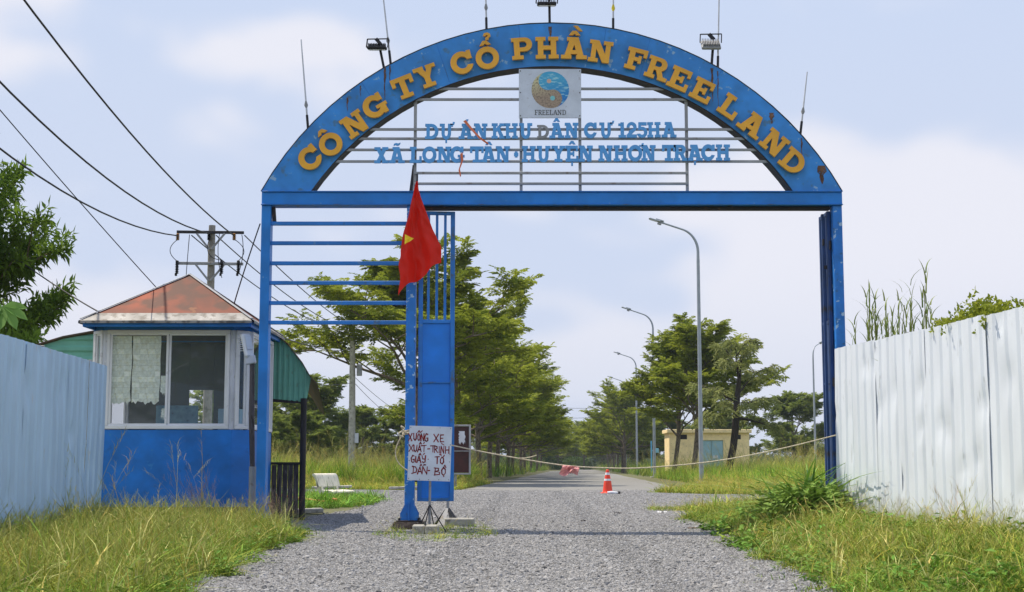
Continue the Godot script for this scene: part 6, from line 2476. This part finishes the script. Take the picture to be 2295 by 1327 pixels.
	for k in 16000:
		var d := rng.randf_range(395.0, 450.0)
		var x := rng.randf_range(-130.0, 175.0)
		var top := 3.2 + 2.2 * lumps.get_noise_2d(x * 2.2, 7.0)
		wh.append(Transform3D(Basis.from_euler(Vector3(rng.randf() * 6, rng.randf() * 6, rng.randf() * 6)).scaled(Vector3.ONE * rng.randf_range(2.0, 4.0)), Vector3(x, top * pow(rng.randf(), 0.7), -d)))
		ti.append(Color(0.07, 0.11, 0.03).lerp(Color(0.2, 0.26, 0.07), rng.randf()))
	var far := thing("undergrowth", Vector3.ZERO, "hazy band of far undergrowth closing the horizon", "undergrowth")
	far.set_meta("kind", "stuff")
	many("bushes", spray_mesh(5, 0.5, 0.26, 0.14, 0.1, 77), M.leaf, wh, ti, far)
	# low round bushes at the far end of the road
	for e in [[-6.0, -290.0, 2.4, "dark round bush left of the road's far end"], [1.0, -300.0, 2.9, "dark round bush close to the road's far end"], [8.8, -330.0, 2.6, "dark round bush where the road disappears"], [21.0, -310.0, 2.2, "dark round bush right of the road's far end"]]:
		wh = []
		ti = []
		for k in 900:
			var q := Vector3(rng.randfn(0, 1), absf(rng.randfn(0, 0.6)), rng.randfn(0, 0.8)) * 0.62
			q = q.normalized() * pow(minf(q.length(), 1.0), 0.6)
			wh.append(Transform3D(Basis.from_euler(Vector3(rng.randf() * 6, rng.randf() * 6, rng.randf() * 6)), q * e[2] * 1.3))
			ti.append(Color(0.05, 0.1, 0.02).lerp(Color(0.16, 0.24, 0.05), rng.randf()))
		var b := thing("round_bush", Vector3(e[0] + 6.0, 0.1, e[1]), e[3], "bush", "bushes at the far end of the road")
		many("leaves", spray_mesh(5, 0.5, 0.22, 0.11, 0.1, 78), M.leaf, wh, ti, b)

	# reeds behind the white fence
	var lo := thing("reed_clump", Vector3(4.5, 0.05, -16.9), "clump of thin pointed reeds standing above the white fence", "reeds")
	var reeds := []
	for k in 4:
		reeds.append(reed(k + 60))
	for k in 34:
		var z := rng.randf_range(-1.5, 1.35)
		var hgt := 2.55 + 0.55 * pow(rng.randf(), 1.5)
		if k in [3, 9]:
			hgt = 3.15
		var b := Basis.from_euler(Vector3(rng.randf_range(-0.05, 0.05), rng.randf() * TAU, rng.randf_range(-0.06, 0.06))).scaled(Vector3(1, hgt / 3.0, 1))
		place(reeds[k % 4], "reed", M.blade, lo, Transform3D(b, Vector3(rng.randf_range(-0.12, 0.3) - z * 0.03, 0, z)))

	# bush that leans over the white fence
	var bush := thing("overhanging_bush", Vector3(4.82, 0.03, -13.9), "bright yellow-green bush leaning over the top of the white fence", "bush")
	var s := Shape.new()
	var where := []
	var tints := []
	for k in 12:
		var z := rng.randf_range(-0.6, 1.9)
		var top := Vector3(-0.28 + rng.randf_range(-0.12, 0.1) + z * 0.08, 2.2 + 0.16 * exp(-pow((z - 0.1) / 0.5, 2)) + rng.randf_range(-0.06, 0.03), z)
		s.tube(bend(Vector3(0.2 + rng.randf() * 0.2, 0, z * 0.5 + 0.2), Vector3(0.12, 1.5, z * 0.7 + 0.1), top), [0.012], 5)
		for j in 46:
			var q := top + Vector3(rng.randfn(0, 0.08), rng.randfn(-0.04, 0.065), rng.randfn(0, 0.18))
			where.append(Transform3D(Basis.from_euler(Vector3(rng.randf() * 6, rng.randf() * 6, rng.randf() * 6)), q))
			tints.append(Color(0.2, 0.25, 0.03).lerp(Color(0.38, 0.42, 0.05), rng.randf()))
	# a long sprig that reaches left
	for k in 26:
		var t := k / 25.0
		var q := Vector3(-0.3 - 0.03 * t, 2.24 + 0.1 * t + rng.randf_range(-0.03, 0.03), -0.4 - 0.75 * t + rng.randf_range(-0.05, 0.05))
		where.append(Transform3D(Basis.from_euler(Vector3(rng.randf() * 6, rng.randf() * 6, rng.randf() * 6)), q))
		tints.append(Color(0.24, 0.3, 0.05).lerp(Color(0.38, 0.42, 0.06), rng.randf()))
	s.tube(bend(Vector3(-0.22, 2.15, -0.2), Vector3(-0.3, 2.3, -0.7), Vector3(-0.33, 2.36, -1.15)), [0.008, 0.006, 0.004], 5)
	obj(s, "stems", M.bark, bush)
	var lf := Shape.new()
	for k in 5:
		leaflet(lf, Vector3.ZERO, Vector3(cos(k * 1.3), sin(k * 2.1) * 0.6, sin(k * 1.3)).normalized(), 0.05, 0.03, 0.3 * k)
	many("leaves", lf.mesh(), M.leaf, where, tints, bush)

	# broad bladed clump at the right gate post
	for c in [[3.85, -18.0, 0.95, 170, "big clump of broad arching grass blades at the right gate post"], [3.5, -17.4, 0.8, 90, "smaller broad bladed clump in front of the big one"]]:
		var clump := thing("broad_grass_clump", Vector3(c[0], 0.2, c[1]), c[4], "grass clump")
		var kinds := []
		for k in 4:
			s = Shape.new()
			blade(s, Vector3.ZERO, 0.0, 1.0, 1.05 + 0.4 * k, 0.046, Color(0.16, 0.3, 0.05).lerp(Color(0.28, 0.42, 0.11), k / 3.0), 8)
			kinds.append(s.mesh())
		var leaves := weed_mesh(int(c[3]))
		for k in 60:
			place(leaves, "small_leaves", M.blade, clump, Transform3D(Basis.from_euler(Vector3(rng.randf() * 0.5, rng.randf() * TAU, 0)).scaled(Vector3.ONE * rng.randf_range(1.2, 2.4)), Vector3(rng.randfn(0, 0.26), rng.randf() * 0.12, rng.randfn(0.1, 0.26))))
		for k in c[3]:
			var b := Basis.from_euler(Vector3(rng.randf_range(-0.25, 0.25), rng.randf() * TAU, rng.randf_range(-0.25, 0.25))).scaled(Vector3.ONE * c[2] * rng.randf_range(0.6, 1.1))
			place(kinds[k % 4], "leaf_blade", M.blade, clump, Transform3D(b, Vector3(rng.randfn(0, 0.19), 0, rng.randfn(0, 0.22))))

	# large lobed leaves at the left edge
	var pap := thing("lobed_leaf_plant", Vector3(-5.75, 0.1, -15.6), "big bright green lobed leaves above the pale blue fence", "plant")
	s = Shape.new()
	s.tube(PackedVector3Array([Vector3(-0.3, 0, 0), Vector3(-0.25, 2.1, 0)]), [0.04, 0.03], 8)
	obj(s, "stem", M.bark, pap)
	for e in [[0.16, 2.5, 0.1, 0.36, 0.2], [-0.04, 2.42, 0.15, 0.34, -0.5], [-0.3, 2.55, -0.1, 0.4, 1.0]]:
		s = Shape.new()
		var c := Vector3(e[0], e[1], e[2])
		var tilt := Basis.from_euler(Vector3(0.9, e[4], -0.25))
		for k in 7:
			var an := -1.9 + k * 0.63
			var dir := tilt * Vector3(sin(an), 0.0, cos(an))
			var side := tilt * Vector3(cos(an), 0.0, -sin(an))
			var up := tilt * Vector3.UP
			var long: float = e[3] * (1.0 - 0.22 * absf(k - 3) / 3.0)
			s.tint = Color(0.2, 0.36, 0.09) * (0.85 + 0.08 * (k % 3))
			for w in [-1.0, 1.0]:
				var q := [c, c + dir * long * 0.4 + side * w * long * 0.2 + up * 0.015, c + dir * long * 0.75 + side * w * long * 0.17 - up * 0.01, c + dir * long - up * 0.05]
				s.face([q[0], q[1], q[2]], up)
				s.face([q[0], q[2], q[3]], up)
		obj(s, "leaf", M.leaf, pap)
		s = Shape.new()
		s.tube(bend(Vector3(-0.25, 2.1, 0), Vector3(-0.1, 2.35, 0.0), c), [0.01], 5)
		obj(s, "leaf_stalk", M.blade, pap)


func reed(seed_: int) -> ArrayMesh:
	# one reed of three metres: a thin cane with narrow pointed leaves
	var r := RandomNumberGenerator.new()
	r.seed = seed_
	var s := Shape.new()
	s.tint = Color(0.24, 0.26, 0.08)
	var p := PackedVector3Array([Vector3.ZERO, Vector3(0.02, 1.0, 0.01), Vector3(-0.02, 2.0, 0.0), Vector3(0.03, 2.7, 0.02)])
	s.tube(p, [0.013, 0.012, 0.009, 0.004], 5)
	for k in 13:
		var y := 1.5 + 1.35 * k / 12.0
		var az := (0.0 if k % 2 else PI) + r.randf_range(-0.5, 0.5)
		var c := Color(0.13, 0.2, 0.05).lerp(Color(0.28, 0.32, 0.09), r.randf())
		blade(s, Vector3(0.01 * sin(y * 3.0), y, 0.0), az, r.randf_range(0.16, 0.34), r.randf_range(0.25, 0.8), 0.018, c, 4)
	return s.mesh()
